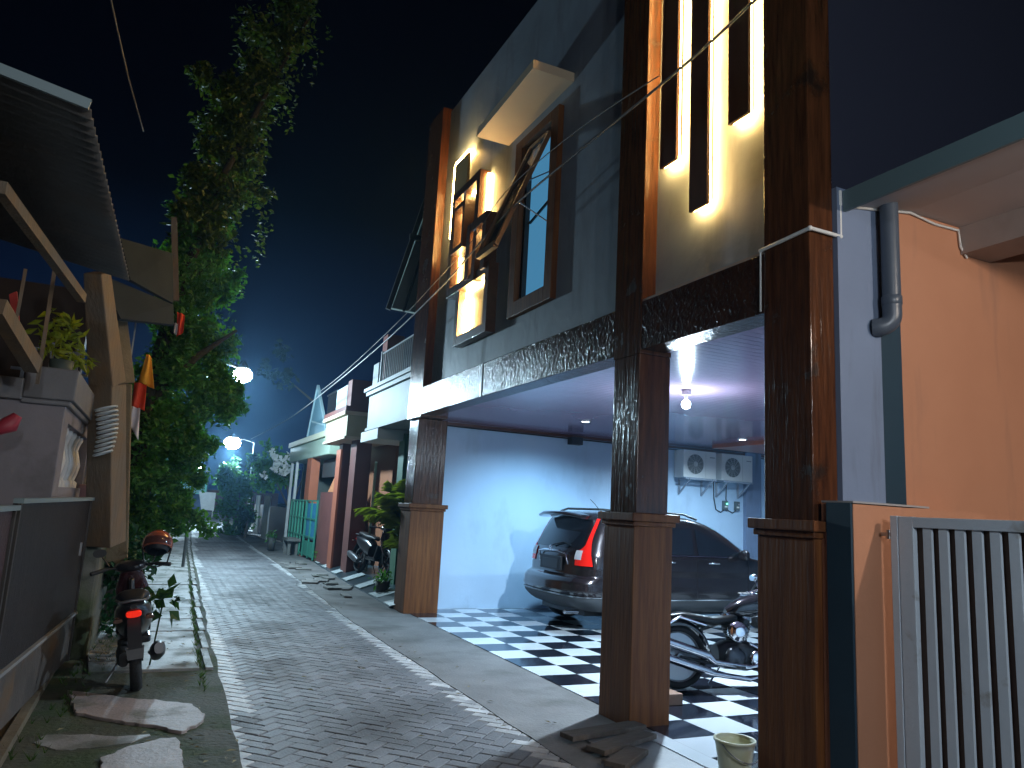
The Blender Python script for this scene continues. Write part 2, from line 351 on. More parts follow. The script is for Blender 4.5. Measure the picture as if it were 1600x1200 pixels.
# ------------------------------------------------------------------ main house
H = thing('house', 'grey two storey house with varnished brown pillars, glowing wall lamps and open tiled garage below', 'house', (3.55, 7.5, 0))
WX = 3.69
def pillar(x0, x1, y0, y1, top, lo=.022, low_m=woodbase):
    p = MB(); p.box(x0, x1, y0, y1, 1.66, top); o = p.build('pillar', wood, H, bevel=.008)
    b = MB(); b.box(x0-.03, x1+.03, y0-.03, y1+.03, lo-.01, 1.56); b.build('pillar_base', low_m, o, bevel=.006)
    c = MB(); c.box(x0-.05, x1+.05, y0-.05, y1+.05, 1.56, 1.60); c.box(x0-.075, x1+.075, y0-.075, y1+.075, 1.60, 1.665); c.build('capital', low_m, o, bevel=.008)
    return o
pillar(3.55, 3.76, 3.32, 3.72, 8.4)
p2 = MB()
pillar(3.55, 3.87, 5.16, 5.55, 3.0)
pillar(3.61, 4.10, 11.28, 11.73, 3.0)
mb = MB(); mb.box(3.55, 3.87, 5.15, 5.57, 3.0, 8.5); mb.build('pillar', wood, H, bevel=.006)
mb = MB(); mb.box(3.55, 4.0, 11.02, 11.72, 3.0, 8.2); mb.build('pillar', wood, H, bevel=.006)
mb = MB(); mb.box(3.553, 3.80, 5.57, 11.02, 3.03, 3.46); mb.build('beam', woodbeam, H, bevel=.006)
mb = MB(); mb.box(3.553, 3.80, 3.72, 5.15, 3.03, 3.45); mb.build('beam', woodbeam, H, bevel=.006)
mb = MB(); mb.box(3.56, 3.69, 3.72, 5.15, 3.452, 3.47); mb.build('beam_ledge', mat('ledge', (.35, .27, .22), rough=.6), H)
mb = MB(); mb.box(3.545, 3.553, 8.62, 8.66, 3.03, 3.46); mb.build('beam_joint', steel, H)
# upper wall panels (with window opening y 7.22..7.72, z 4.14..5.98)
wy0, wy1, wz0, wz1 = 7.17, 7.95, 4.12, 6.12
mb = MB()
for a, b, c, d in ((5.57, wy0, 3.46, 8.15), (wy1, 11.02, 3.46, 8.15), (wy0, wy1, 3.46, wz0), (wy0, wy1, wz1, 8.15)): mb.box(WX, WX+.15, a, b, c, d)
mb.box(WX, WX+.15, 3.72, 5.15, 3.45, 8.3)
mb.build('upper_wall', greywall, H)
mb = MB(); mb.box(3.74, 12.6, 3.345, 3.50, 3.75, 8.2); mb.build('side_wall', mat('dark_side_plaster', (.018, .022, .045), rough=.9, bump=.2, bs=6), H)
mb = MB(); mb.box(3.84, 12.6, 3.5, 11.9, 8.16, 8.3); mb.build('roof', mat('roof_slab', (.05, .05, .05), rough=.9), H)
# window
W = MB()
fx0 = 3.62
for a, b, c, d in ((wy0-.18, wy0, wz0-.18, wz1+.12), (wy1, wy1+.18, wz0-.18, wz1+.12), (wy0, wy1, wz0-.18, wz0), (wy0, wy1, wz1, wz1+.12)): W.box(fx0, 3.76, a, b, c, d)
win = W.build('window', woodbase, H, bevel=.006)
mb = MB()
for a, b, c, d in ((wy0, wy0+.045, wz0, wz1), (wy1-.045, wy1, wz0, wz1), (wy0+.045, wy1-.045, wz0, wz0+.045), (wy0+.045, wy1-.045, wz1-.045, wz1)): mb.box(3.70, 3.76, a, b, c, d)
mb.build('inner_frame', mat('dark_frame', (.02, .012, .008), rough=.4), win)
mb = MB(); mb.box(3.775, 3.78, wy0, wy1, wz0, wz1); mb.build('lit_pane', emit('lit_curtain', (.07, .26, .46), .8), win)
mb = MB(); mb.bar((3.765, wy0+.05, 5.3), (3.765, wy1-.05, 5.14), .02, .03); mb.build('crack_bar', black, win)
# tilted sash, hinged at the top, swung out over the street
hA = Vector((3.62, 7.19, 5.98)); hB = Vector((3.62, 7.68, 5.98)); sd = Vector((-.60, 0, -1.50)); 
mb = MB()
mb.bar(hA, hA+sd, .05, .06, up=(0, 1, 0)); mb.bar(hB, hB+sd, .05, .06, up=(0, 1, 0)); mb.bar(hA+sd*.99, hB+sd*.99, .06, .07); mb.bar(hA, hB, .05, .05)
sash = mb.build('window_sash', mat('sash_wood', (.16, .09, .05), rough=.35, coat=.3), win, bevel=.004)
mb = MB(); mb.prism([hA+sd*.02, hB+sd*.02, hB+sd*.97, hA+sd*.97], (.006, 0, 0)); mb.build('pane', mat('sash_glass', (.03, .035, .04), rough=.06, alpha=.6), sash)
for za, fa in ((4.9, .62), (5.5, .45)): mb = MB(); mb.tube([(3.64, 7.2, za), hA+sd*fa], .008); mb.build('stay', chrome, sash)
# awning over the window
mb = MB(); mb.prism([(3.17, 6.78, 6.42), (3.69, 6.78, 6.42), (3.69, 8.52, 6.42), (3.22, 8.52, 6.42)], (0, 0, .11)); mb.build('awning', mat('awning_cream', (.62, .50, .34), rough=.6, var=(.56, .44, .30), vs=2), H, bevel=.005)
# long boards lit from behind
def backlit(y0, y1, z0, z1):
    b = MB(); b.box(3.585, 3.615, y0, y1, z0, z1); o = b.build('lit_board', mat('board_brown', (.075, .022, .008), rough=.5, var=(.05, .015, .006), vs=8, stretch=(2, 2, .2)), H, bevel=.003)
    e = MB(); i = .035
    e.box(3.62, 3.635, y0+.012, y0+.03, z0+.012, z1); e.box(3.62, 3.635, y1-.03, y1-.012, z0+.012, z1); e.box(3.62, 3.635, y0+.03, y1-.03, z0+.012, z0+.03)
    e.build('led_strip', led, o)
    c = MB(); c.box(3.617, 3.69, y0+.06, y1-.06, z0+.08, z1-.02); c.build('spacer', black, o)
backlit(4.76, 4.985, 4.60, 8.0); backlit(4.36, 4.58, 4.06, 8.0); backlit(3.905, 4.125, 4.60, 8.0)
# overlapping lit picture-frame lamp group by the far pillar
fr = mat('frame_brown', (.085, .03, .012), rough=.4, var=(.05, .018, .008), vs=8, bump=.4, bs=30, coat=.3)
def ring(y0, y1, z0, z1, w, x0, x1, gaps=''):
    b = MB()
    if 'L' not in gaps: b.box(x0, x1, y1-w, y1, z0, z1)
    if 'R' not in gaps: b.box(x0, x1, y0, y0+w, z0, z1)
    if 'T' not in gaps: b.box(x0+.002, x1-.002, y0+w, y1-w, z1-w, z1)
    if 'B' not in gaps: b.box(x0+.002, x1-.002, y0+w, y1-w, z0, z0+w)
    o = b.build('lamp_frame', fr, H, bevel=.004); e = MB(); t = .025
    e.box(3.66, 3.675, y1-w-t-.002, y1-w-.002, z0+w, z1-w)
    e.box(3.66, 3.675, y0+w+t, y1-w-t, z1-w-t, z1-w-.002); 
    e.build('led_strip', led, o); return o
ring(9.72, 10.55, 5.62, 6.29, .10, 3.57, 3.69, 'LBT')
ring(9.10, 10.18, 4.68, 6.30, .12, 3.53, 3.69)
mb = MB(); mb.box(3.64, 3.672, 9.065, 9.09, 5.5, 6.25); mb.build('led_strip', led, H)
ring(9.55, 10.02, 5.30, 6.02, .07, 3.50, 3.69)
ring(8.72, 9.42, 4.75, 5.55, .13, 3.51, 3.69, 'B')
ring(8.62, 9.80, 3.88, 4.82, .13, 3.55, 3.69)
mb = MB(); mb.box(3.60, 3.64, 9.82, 10.36, 6.30, 6.88); mb.build('lamp_panel', mat('panel_tan', (.35, .22, .08), rough=.6), H)
mb = MB(); mb.box(3.605, 3.66, 10.365, 10.42, 5.70, 6.90); mb.box(3.605, 3.66, 9.82, 10.365, 6.885, 6.93); mb.build('led_strip', led, H); mb = MB(); mb.box(3.64, 3.675, 9.5, 9.66, 3.98, 4.55); mb.build('led_strip', led, H)
# garage shell
mb = MB(); mb.box(3.80, 12.5, 3.55, 11.75, 3.05, 3.2)
ceil = MB()
y = 3.5
ny = 40
for k in range(int((11.75-3.5)/.1)):
    ya = 3.5+k*.1; ceil.box(3.80, 12.5, ya+.002, ya+.096, 3.042, 3.052)
ceil.box(3.80, 12.5, 3.5, 11.75, 3.052, 3.12)
ceil.build('garage_ceiling', mat('pvc_ceiling', (.33, .22, .31), rough=.15, var=(.28, .19, .27), vs=.7), H)
mb = MB(); mb.box(4.05, 12.6, 11.75, 11.9, -.02, 3.1); mb.build('garage_wall', garwall, H)
mb = MB(); mb.box(12.5, 12.65, 3.3, 11.75, -.02, 3.1); mb.build('garage_wall', garwall, H)
mb = MB(); mb.box(3.76, 12.5, 3.50, 3.62, -.02, 3.1); mb.box(3.77, 12.5, 3.345, 3.5, -.02, 3.75); mb.build('garage_wall', garwall, H)
mb = MB(); mb.box(10.66, 11.05, 11.66, 11.75, .02, 3.05); mb.build('wall_column', bluegrey, H)
mb = MB(); mb.box(6.95, 9.5, 7.95, 8.25, 2.80, 3.04); 
mb = MB(); mb.box(4.1, 12.4, 11.70, 11.748, 2.99, 3.04); mb.build('cornice', mat('cornice_brown', (.12, .05, .04), rough=.4), H)
mb = MB(); mb.tube([(3.9, 11.68, 2.975), (8, 11.68, 2.965), (12.4, 11.68, 2.96)], .012); mb.box(6.55, 6.78, 11.55, 11.70, 2.86, 2.99); mb.build('wall_camera_and_cable', black, H)
# ceiling dark strip over the deep part (varnished joist panel)
mb = MB(); mb.box(9.15, 12.4, 8.6, 10.9, 2.97, 3.041); mb.build('ceiling_panel', mat('red_panel', (.30, .09, .05), rough=.3), H)

# ------------------------------------------------------------------ things on / in the garage
def ceiling_bulb():
    c = atZ(1072, 632, 2.88)
    t = thing('ceiling_bulb', 'bright bare bulb hanging under the garage ceiling between the two front pillars', 'light bulb', (c.x, c.y, 2.80))
    m = MB(); m.cyl((c.x, c.y, 3.04), (c.x, c.y, 2.985), .05); m.cyl((c.x, c.y, 2.985), (c.x, c.y, 2.93), .02); m.build('socket', white_pl, t)
    m = MB(); m.sphere((c.x, c.y, 2.88), .05); m.build('bulb', cool, t)
    lamp('bulb_fill', (c.x, c.y, 2.68), 80, (.66, .84, 1), size=.05)
    lamp('bulb_light', (c.x, c.y, 2.80), 850, (.66, .84, 1), 'SPOT', .05, 168, (0, 0, 0), .5)
ceiling_bulb()
for px, py, lb in ((915, 658, 'small round white downlight in the garage ceiling above the car roof, the left one'), (1160, 686, 'small round white downlight in the garage ceiling near the air conditioner units')):
    c = atZ(px, py, 3.04); t = thing('downlight', lb, 'downlight', (c.x, c.y, 3.0), group='downlights in the garage ceiling')
    m = MB(); m.lathe([(.075, 3.042), (.082, 3.03), (.06, 3.026), (.055, 3.03)], (c.x, c.y, 0)); m.build('trim_ring', white_pl, t)
    m = MB(); m.lathe([(.055, 3.031), (.05, 3.027), (.001, 3.025)], (c.x, c.y, 0)); m.build('lens', emit('downlight_lens', (.85, .95, 1), 25), t)
c = atZ(915, 658, 3.04)
lamp('downlight_glow', (c.x, 9.9, 3.0), 420, (.40, .72, 1), 'SPOT', .04, 142, (rad(12), 0, 0), .75)
lamp('downlight_glow', (8.8, 9.6, 3.0), 420, (.55, .8, 1), 'SPOT', .04, 165, (0, 0, 0), .5)
# air conditioners
def ac_unit():
    t = local(thing('air_conditioner', 'white outdoor air conditioner unit on a wall bracket, the left one of the pair', 'air conditioner', (0, 0, 0), group='air conditioner units on the garage wall'))
    m = MB(); m.box(0, .78, -.30, 0, 0, .52); m.build('casing', white_pl, t, bevel=.015)
    m = MB(); m.lathe([(.215, -.302), (.20, -.318), (.19, -.305)], (.27, 0, .26), 'y', 32); m.build('fan_ring', white_pl, t)
    m = MB(); m.lathe([(.19, -.304), (.001, -.304)], (.27, 0, .26), 'y', 32); m.build('fan_opening', mat('fan_dark', (.09, .10, .10), rough=.6), t)
    m = MB()
    for k in range(12):
        a = 2*PI*k/12; m.bar((.27+.04*math.cos(a), -.315, .26+.04*math.sin(a)), (.27+.19*math.cos(a+.35), -.315, .26+.19*math.sin(a+.35)), .006, .006)
    for r in (.05, .085, .12, .155, .185): m.tube([(.27+r*math.cos(2*PI*k/24), -.318, .26+r*math.sin(2*PI*k/24)) for k in range(24)], .003, 5, closed=True)
    m.lathe([(.045, -.31), (.04, -.325), (.001, -.327)], (.27, 0, .26), 'y', 16); m.build('fan_grille', whitep, t)
    m = MB(); m.box(.52, .522, -.303, -.3, .02, .50); m.box(.62, .74, -.3035, -.3, .40, .42); m.build('panel_lines', mat('ac_grey', (.3, .3, .3), rough=.5), t)
    m = MB()
    for x in (.12, .66):
        m.bar((x, .0, -.02), (x, -.36, -.02), .035, .035); m.bar((x, -.02, -.30), (x, -.34, -.03), .025, .025); m.bar((x, -.01, -.32), (x, -.01, 0), .035, .02)
    m.box(.02, .76, -.34, -.31, -.035, -.002); m.build('bracket', mat('bracket_grey', (.28, .32, .38), rough=.5), t)
    return t
ac = ac_unit(); ac.location = (8.93, 11.74, 2.44)
ac2 = dup(ac, (9.84, 11.74, 2.44)); ac2['label'] = 'white outdoor air conditioner unit on a wall bracket, the right one, above two switch boxes'
for k, (x, lb) in enumerate(((10.17, 'small switch box with a green light on the garage wall below the air conditioners'), (10.47, 'small grey switch box without a green light, right of the lit one'))):
    t = thing('switch_box', lb, 'switch box', (x, 11.74, 1.9), group='switch boxes on the garage wall')
    m = MB(); m.box(x-.055, x+.055, 11.69, 11.75, 1.88, 2.06); m.build('case', mat('box_grey', (.10, .13, .14), rough=.5), t, bevel=.008)
    m = MB(); m.box(x-.03, x+.03, 11.682, 11.69, 1.93, 1.96); m.build('socket_face', white_pl, t)
    m = MB(); m.sphere((x+.02, 11.685, 2.0), .016, 8); m.build('indicator', emit('green_led', (.1, 1, .5), 8) if k == 0 else steel, t)
    m = MB(); m.tube([(x-.28+k*.03, 11.735, 2.42), (x-.27, 11.73, 2.1), (x-.22, 11.73, 1.88), (x-.1, 11.73, 1.83), (x-.02, 11.73, 1.88)], .010); m.build('cable', black, t)
# conduit on the facade
m = MB(); ez = 3.49
m.tube([(3.535, 3.74, 3.47), (3.535, 3.30, 3.49)], .013); m.tube([(3.535, 3.30, 3.49), (3.80, 3.30, 3.49)], .013); m.tube([(3.80, 3.30, 3.485), (3.80, 3.30, 3.79)], .013)
m.sphere((3.535, 3.30, 3.49), .017); m.sphere((3.80, 3.30, 3.487), .018); m.cyl((3.80, 3.30, 3.70), (3.80, 3.30, 3.80), .017)
m.tube([(3.538, 3.735, 3.47), (3.538, 3.735, 3.04)], .006)
tag(m.build('conduit_pipe', white_pl), 'thin white conduit pipe running around the top of the near pillar', 'conduit pipe')
# overhead cables
def cable(pts, X, r, label):
    P = [atX(px, py, X) for px, py in pts]; Q = []
    for i in range(len(P)-1):
        p0 = P[max(i-1, 0)]; p1 = P[i]; p2_ = P[i+1]; p3 = P[min(i+2, len(P)-1)]
        for k in range(6):
            t = k/6; Q.append(.5*((2*p1)+(p2_-p0)*t+(2*p0-5*p1+4*p2_-p3)*t*t+(3*p1-p0-3*p2_+p3)*t*t*t))
    Q.append(P[-1]); mm = MB(); mm.tube(Q, r, 6); return tag(mm.build('overhead_cable', mat('cable_grey', (.10, .10, .10), rough=.5)), label, 'cable', 'overhead cables along the facade')
cable([(1330, -140), (1180, 0), (1100, 75), (1005, 155), (900, 240), (790, 335), (690, 448), (600, 535), (520, 602), (450, 655), (392, 686)], 3.2, .011, 'thick dark overhead cable crossing the facade from the upper right to the far street lamp')
cable([(1030, 118), (900, 205), (790, 300), (735, 380), (690, 430), (620, 505), (540, 580), (500, 612)], 3.0, .005, 'thin overhead wire just above the thick cable')
q = MB(); q.tube([atY(165, -40, 9), atY(182, 40, 9.4), atY(200, 120, 10), atY(224, 205, 11)], .012, 6); tag(q.build('overhead_cable', MATS['cable_grey']), 'short faint cable in the dark sky at the top left above the eave', 'cable')
# ------------------------------------------------------------------ neighbour on the right
NB = thing('neighbour_house', 'orange painted neighbouring house with navy corner stripe, grey band and flat canopy', 'house', (4.3, 3.3, 0))
def wallpart(x0, x1, m, nm): q = MB(); q.box(x0, x1, 3.29, 3.34, 0, 3.82); q.build(nm, m, NB)
wallpart(3.765, 4.14, bluegrey, 'grey_band'); wallpart(4.14, 4.33, navy, 'navy_stripe'); wallpart(4.33, 9, orange, 'orange_wall')
q = MB(); q.add([(3.84, 3.285, 3.70), (4.45, 3.285, 3.80), (9, 3.285, 3.81), (9, -4, 3.81), (4.45, -4, 3.80), (3.84, -4, 3.70), (3.84, 3.285, 3.80), (9, 3.285, 3.93), (9, -4, 3.93), (3.84, -4, 3.80)],
    [(0, 1, 4, 5), (1, 2, 3, 4), (6, 9, 8, 7), (0, 5, 9, 6), (0, 6, 7, 2, 1), (5, 4, 3, 8, 9), (2, 7, 8, 3)])
can = q.build('canopy', mat('soffit_grey', (.46, .44, .44), rough=.7, var=(.40, .38, .38), vs=1), NB)
q = MB(); q.box(3.815, 3.838, -4, 3.285, 3.66, 3.80); q.build('fascia', mat('teal_fascia', (.12, .19, .21), rough=.5), can)
q = MB(); q.box(4.98, 5.3, -4, 3.285, 3.60, 3.805); q.build('canopy_beam', mat('beam_white', (.33, .28, .26), rough=.7, var=(.24, .2, .18), vs=2.5), can)
q = MB(); q.tube([(3.86, 3.28, 3.70), (4.1, 3.28, 3.735), (4.45, 3.275, 3.79), (4.7, 3.28, 3.765), (4.95, 3.275, 3.77), (4.965, 3.275, 3.65), (5.03, 3.275, 3.58)], .009); q.build('plaster_edge', whitep, can)
# boundary pier
PR = thing('gate_pier', 'low boundary pier, navy on one side and orange on the other, beside the near pillar', 'gate pier', (3.7, 3.1, 0))
q = MB(); q.box(3.563, 3.58, 3.065, 3.235, 0, 1.772); q.build('navy_face', navy, PR)
q = MB(); q.box(3.58, 4.75, 3.06, 3.285, 0, 1.768); q.build('pier_body', orange, PR)
q = MB(); q.box(3.575, 4.22, 3.055, 3.28, 1.774, 1.785); q.build('coping', mat('coping', (.35, .33, .33), rough=.6), PR)
# drain pipe
q = MB(); px_, py_ = 4.145, 3.205; R_ = .056
q.cyl((px_, py_, 3.80), (px_, py_, 3.06), R_, n=24); q.lathe([(R_, 3.06), (R_+.006, 3.065), (R_+.006, 3.12), (R_, 3.125)], (px_, py_, 0))
el = [(px_, py_, 3.08)]
for k in range(9):
    a = k/8*PI/2; el.append((px_-.075*(1-math.cos(a))*.8, py_+.06*(1-math.cos(a)), 3.0-.08*math.sin(a)))
el += [(px_-.075, 3.29, 2.92)]
q.tube(el, R_+.002, 20); tag(q.build('drain_pipe', mat('grey_pvc', (.07, .09, .12), rough=.35)), 'dark grey plastic drain pipe with elbow on the neighbouring wall below the canopy', 'drain pipe')
# gate
GX = 3.80
def gate():
    gt = atX(1394, 806, GX); y1 = gt.y; zt = gt.z; y0 = y1-3.2
    t = thing('slatted_gate', 'light grey metal gate with vertical slats on the right', 'gate', (GX, y1, 0)); m_ = mat('gate_paint', (.60, .68, .76), rough=.4, var=(.53, .61, .69), vs=2, bump=.15, bs=30, dirt=(.28, .27, .25), ds=5, dlo=.6, dhi=.75)
    q = MB(); q.box(GX-.02, GX+.02, y1-.045, y1, .06, zt); q.box(GX-.018, GX+.018, y1-.14, y1-.05, .06, zt-.002); q.box(GX-.018, GX+.018, y0, y1-.14, zt-.06, zt-.004); q.box(GX-.018, GX+.018, y0, y1-.14, .06, .12)
    q.build('gate_frame', m_, t, bevel=.003)
    q = MB(); q.box(GX+.022, GX+.030, y0, y1-.10, .08, zt-.03); q.build('backing_sheet', mat('backing_brown', (.15, .08, .05), rough=.6, var=(.11, .055, .035), vs=2), t)
    y = y1-.19
    while y > y0:
        q = MB(); q.box(GX-.006, GX+.012, y-.049, y, .12, zt-.06); q.build('slat', m_, t); y -= .0915
    q = MB(); q.cyl((GX-.01, y1+.015, zt-.13), (GX-.01, y1+.015, zt-.08), .014); q.bar((GX-.01, y1, zt-.105), (GX-.01, y1+.06, zt-.105), .02, .02); q.build('hinge', steel, t)
gate()
# ------------------------------------------------------------------ parked SUV
LV = [(.26, .34, 4.20, .74), (.32, .16, 4.36, .83), (.42, .05, 4.46, .885), (.55, .0, 4.52, .905), (.66, .01, 4.52, .905), (.72, .06, 4.50, .90), (.76, .135, 4.47, .898), (.86, .14, 4.44, .905), (.93, .15, 4.36, .905), (.98, .155, 4.15, .90), (1.03, .16, 3.80, .893),
      (1.08, .175, 3.48, .88), (1.2, .225, 3.28, .845), (1.35, .30, 3.04, .81), (1.48, .37, 2.80, .775), (1.56, .42, 2.60, .75), (1.61, .46, 2.42, .725), (1.645, .55, 2.25, .67), (1.665, .75, 2.0, .57), (1.675, 1.05, 1.8, .36)]
def lv(z):
    z = max(LV[0][0], min(LV[-1][0], z))
    for a, b in zip(LV, LV[1:]):
        if z <= b[0]: t = (z-a[0])/(b[0]-a[0]); return [a[k]+(b[k]-a[k])*t for k in (1, 2, 3)]
def outline(z, off=0):
    xr, xf, hw = lv(z); k_ = max(0, min(1, (z-1.0)/.5)); rx, ry = .30-.10*k_, min(.30, hw*.4)*(1-.45*k_); fx = .75 if z < 1.0 else .40; fy = .42*hw; P = []
    bow = .09
    for k in range(8): y = (hw-ry)*k/8; P.append((xr+bow*(y/hw)**2, y))
    xe = xr+bow*((hw-ry)/hw)**2
    for k in range(10): a = PI/2*k/10; P.append((xe+rx*(1-math.cos(a)), hw-ry+ry*math.sin(a)))
    for k in range(45): t = k/45; P.append((xe+rx+(xf-fx-xe-rx)*t, hw))
    for k in range(11): a = PI/2*k/10; P.append((xf-fx+fx*math.sin(a), hw-fy+fy*math.cos(a)))
    for k in range(1, 6): P.append((xf+.0*k, (hw-fy)*(1-k/5)))
    return P
def S_(ui, z, sg, off=0):
    P = outline(z); i = int(max(0, min(len(P)-2, ui))); t = ui-i; x = P[i][0]+(P[i+1][0]-P[i][0])*t; y = P[i][1]+(P[i+1][1]-P[i][1])*t
    dx, dy = P[i+1][0]-P[i][0], P[i+1][1]-P[i][1]; L = math.hypot(dx, dy) or 1
    return (x-dy/L*off, sg*(y+dx/L*off), z)
WC = ((.90, .335), (3.55, .335))
def make_suv():
    t = local(thing('parked_car', 'dark brown metallic SUV parked inside the garage, rear towards the alley', 'car', (0, 0, 0)))
    paint = mat('car_paint', (.024, .018, .019), rough=.24, metal=.35, coat=1, var=(.02, .015, .016), vs=40)
    m = MB(); zs = [.26+(1.675-.26)*i/80 for i in range(81)]; R = []
    for z in zs:
        P = outline(z); R.append([(x, y, z) for x, y in P]+[(x, -y, z) for x, y in reversed(P[1:-1])])
    n = len(R[0]); vs = [p for r in R for p in r]; fs = []
    for i in range(len(R)-1):
        for k in range(n):
            q = (i*n+k, (i+1)*n+k, (i+1)*n+(k+1) % n, i*n+(k+1) % n)
            cx = sum(vs[j][0] for j in q)/4; cy = sum(vs[j][1] for j in q)/4; cz = sum(vs[j][2] for j in q)/4
            if abs(cy) > .6 and any(math.hypot(cx-a, cz-b) < .385 for a, b in WC): continue
            fs.append(q)
    m.add(vs, fs, True); m.add(R[-1], [tuple(range(n))]); m.add(R[0], [tuple(reversed(range(n)))])
    body = m.build('body', paint, t)
    def rear(y0, y1, z0, z1, off, nm, mm, ny=12, nz=8, top=None, par=None, sgn=1):
        q = MB(); P = []
        for i in range(nz+1):
            z = z0+(z1-z0)*i/nz; s = 1-(1-(top or 1))*i/nz; xr, xf, hw = lv(z); r = []
            for k in range(ny+1):
                y = (y0+(y1-y0)*k/ny)*s; r.append((xr+.09*(y/hw)**2-off, y, z))
            P.append(r)
        q.grid(P); return q.build(nm, mm, par or t)
    def side(x0, x1, zlo, zhi, off, nm, mm, sg, nx=14, nz=5, par=None):
        q = MB(); P = []
        for k in range(nx+1):
            x = x0+(x1-x0)*k/nx; a, b = zlo(x), max(zhi(x), zlo(x)+.002); P.append([(x, sg*(lv(a+(b-a)*j/nz)[2]+off), a+(b-a)*j/nz) for j in range(nz+1)])
        q.grid(P); return q.build(nm, mm, par or t)
    def corner(ua, ub, z0, z1, off, nm, mm, sg, nu=8, nz=14):
        q = MB(); q.grid([[S_(ua(z0+(z1-z0)*i/nz)+(ub(z0+(z1-z0)*i/nz)-ua(z0+(z1-z0)*i/nz))*k/nu, z0+(z1-z0)*i/nz, sg, off) for k in range(nu+1)] for i in range(nz+1)]); return q.build(nm, mm, t)
    rw = rear(-.66, .66, 1.13, 1.55, .006, 'rear_window', dglass, top=.82)
    q = MB(); q.tube([(.17, .05, 1.15), (.205, -.2, 1.20), (.20, -.42, 1.17)], .010); q.build('wiper', black, rw)
    clad = mat('grey_cladding', (.055, .06, .065), rough=.5)
    for sg in (-1, 1):
        corner(lambda z: 10.2-2.6*max(0, min(1, (1.16-z)/.06)), lambda z: 12.0+1.8*max(0, (1.30-z))/.4, .90, 1.57, .014, 'tail_light', redlens, sg)
        corner(lambda z: 7.4, lambda z: 10.0, .98, 1.11, .017, 'reversing_light', mat('clear_lens', (.6, .6, .62), rough=.1, coat=.5), sg, 4, 6)
        # side glass
        top = lambda x: 1.50-.0*x if x < 2.15 else 1.50-(x-2.15)*.36
        bot = lambda x: 1.10
        side(.95, 1.36, lambda x: 1.12+max(0, (1.15-x))*.5, lambda x: 1.45-max(0, 1.1-x)*.8, .006, 'quarter_window', dglass, sg)
        side(1.42, 2.10, bot, top, .006, 'door_window', dglass, sg)
        side(2.18, 3.08, bot, lambda x: min(top(x), 1.10+(3.13-x)*.42), .006, 'door_window', dglass, sg)
        side(.95, 3.12, lambda x: 1.078, lambda x: 1.092, .012, 'belt_trim', chrome, sg, 20, 1)
        side(1.42, 1.426, lambda x: .42, lambda x: 1.07, .0035, 'door_seam', black, sg, 1, 6); side(2.14, 2.146, lambda x: .42, lambda x: 1.07, .0035, 'door_seam', black, sg, 1, 6); side(3.17, 3.176, lambda x: .42, lambda x: 1.05, .0035, 'door_seam', black, sg, 1, 6)
        side(1.32, 3.16, lambda x: .44, lambda x: .455, .014, 'sill_trim', chrome, sg, 10, 1)
        side(1.32, 3.14, lambda x: .27, lambda x: .435, .012, 'sill_cladding', clad, sg, 10, 3)
        for x in (1.50, 2.36):
            q = MB(); q.tube([(x, sg*.905, .985), (x+.04, sg*.935, .99), (x+.17, sg*.935, .99), (x+.21, sg*.905, .985)], .014); q.build('door_handle', chrome, t)
        q = MB(); q.shell([((3.02, sg*.86, 1.09), .02, .03, 3), ((3.0, sg*.93, 1.12), .06, .07, 3), ((2.98, sg*1.04, 1.13), .07, .08, 3), ((2.98, sg*1.09, 1.13), .03, .05, 3)]); q.build('wing_mirror', paint, t)
        q = MB(); q.tube([(.62, sg*.60, 1.655), (.75, sg*.60, 1.70), (1.4, sg*.60, 1.715), (2.1, sg*.60, 1.70), (2.35, sg*.62, 1.63)], .018); q.build('roof_rail', black, t)
        corner(lambda z: 62, lambda z: 72, .68, .86, .01, 'headlight', mat('clear_lens2', (.5, .5, .52), rough=.08, coat=.5), sg, 6, 5)
    corner(lambda z: 0, lambda z: 26, .27, .47, .012, 'bumper_cladding', clad, -1, 26, 5); corner(lambda z: 0, lambda z: 26, .27, .47, .012, 'bumper_cladding', clad, 1, 26, 5)
    for sg in (-1, 1): corner(lambda z: 0, lambda z: 19, .475, .49, .02, 'bumper_trim', mat('trim_satin', (.3, .3, .31), rough=.25, metal=.8), sg, 20, 1)
    q = MB(); q.shell([((.33, -.58, 1.58), .12, .030, 3), ((.29, -.3, 1.615), .17, .034, 3), ((.28, 0, 1.62), .17, .035, 3), ((.29, .3, 1.615), .17, .034, 3), ((.33, .58, 1.58), .12, .030, 3)], up=(0, 0, 1)); q.build('spoiler', paint, t)
    q = MB(); q.tube([(.165, -.40, .90), (.13, -.38, 1.05), (.12, -.2, 1.075), (.11, 0, 1.08), (.12, .2, 1.075), (.13, .38, 1.05), (.165, .40, .90)], .014); q.build('tailgate_garnish', chrome, t)
    q = MB(); q.tube([(.10, .045*math.cos(a*PI/8), 1.105+.035*math.sin(a*PI/8)) for a in range(16)], .006, closed=True); q.bar((.10, -.02, 1.08), (.10, -.026, 1.13), .008, .008); q.bar((.10, .02, 1.08), (.10, .026, 1.13), .008, .008); q.bar((.10, -.02, 1.105), (.10, .02, 1.105), .008, .008); q.build('emblem', chrome, t)
    q = MB(); q.box(.105, .135, -.30, .30, .80, 1.0); q.build('plate_recess', black, t, bevel=.01)
    q = MB(); q.box(.095, .103, -.215, .215, .83, .955); q.build('number_plate', mat('plate_dark', (.03, .035, .04), rough=.4), t, bevel=.003)
    q = MB(); q.tube([(1.05, .1, 1.67), (.93, .12, 1.80), (.86, .13, 1.86)], .005); q.sphere((1.05, .1, 1.68), .02, 8); q.build('antenna', black, t)
    q = MB(); q.cyl((.08, -.50, .25), (.3, -.50, .25), .03); q.build('exhaust_tip', chrome, t)
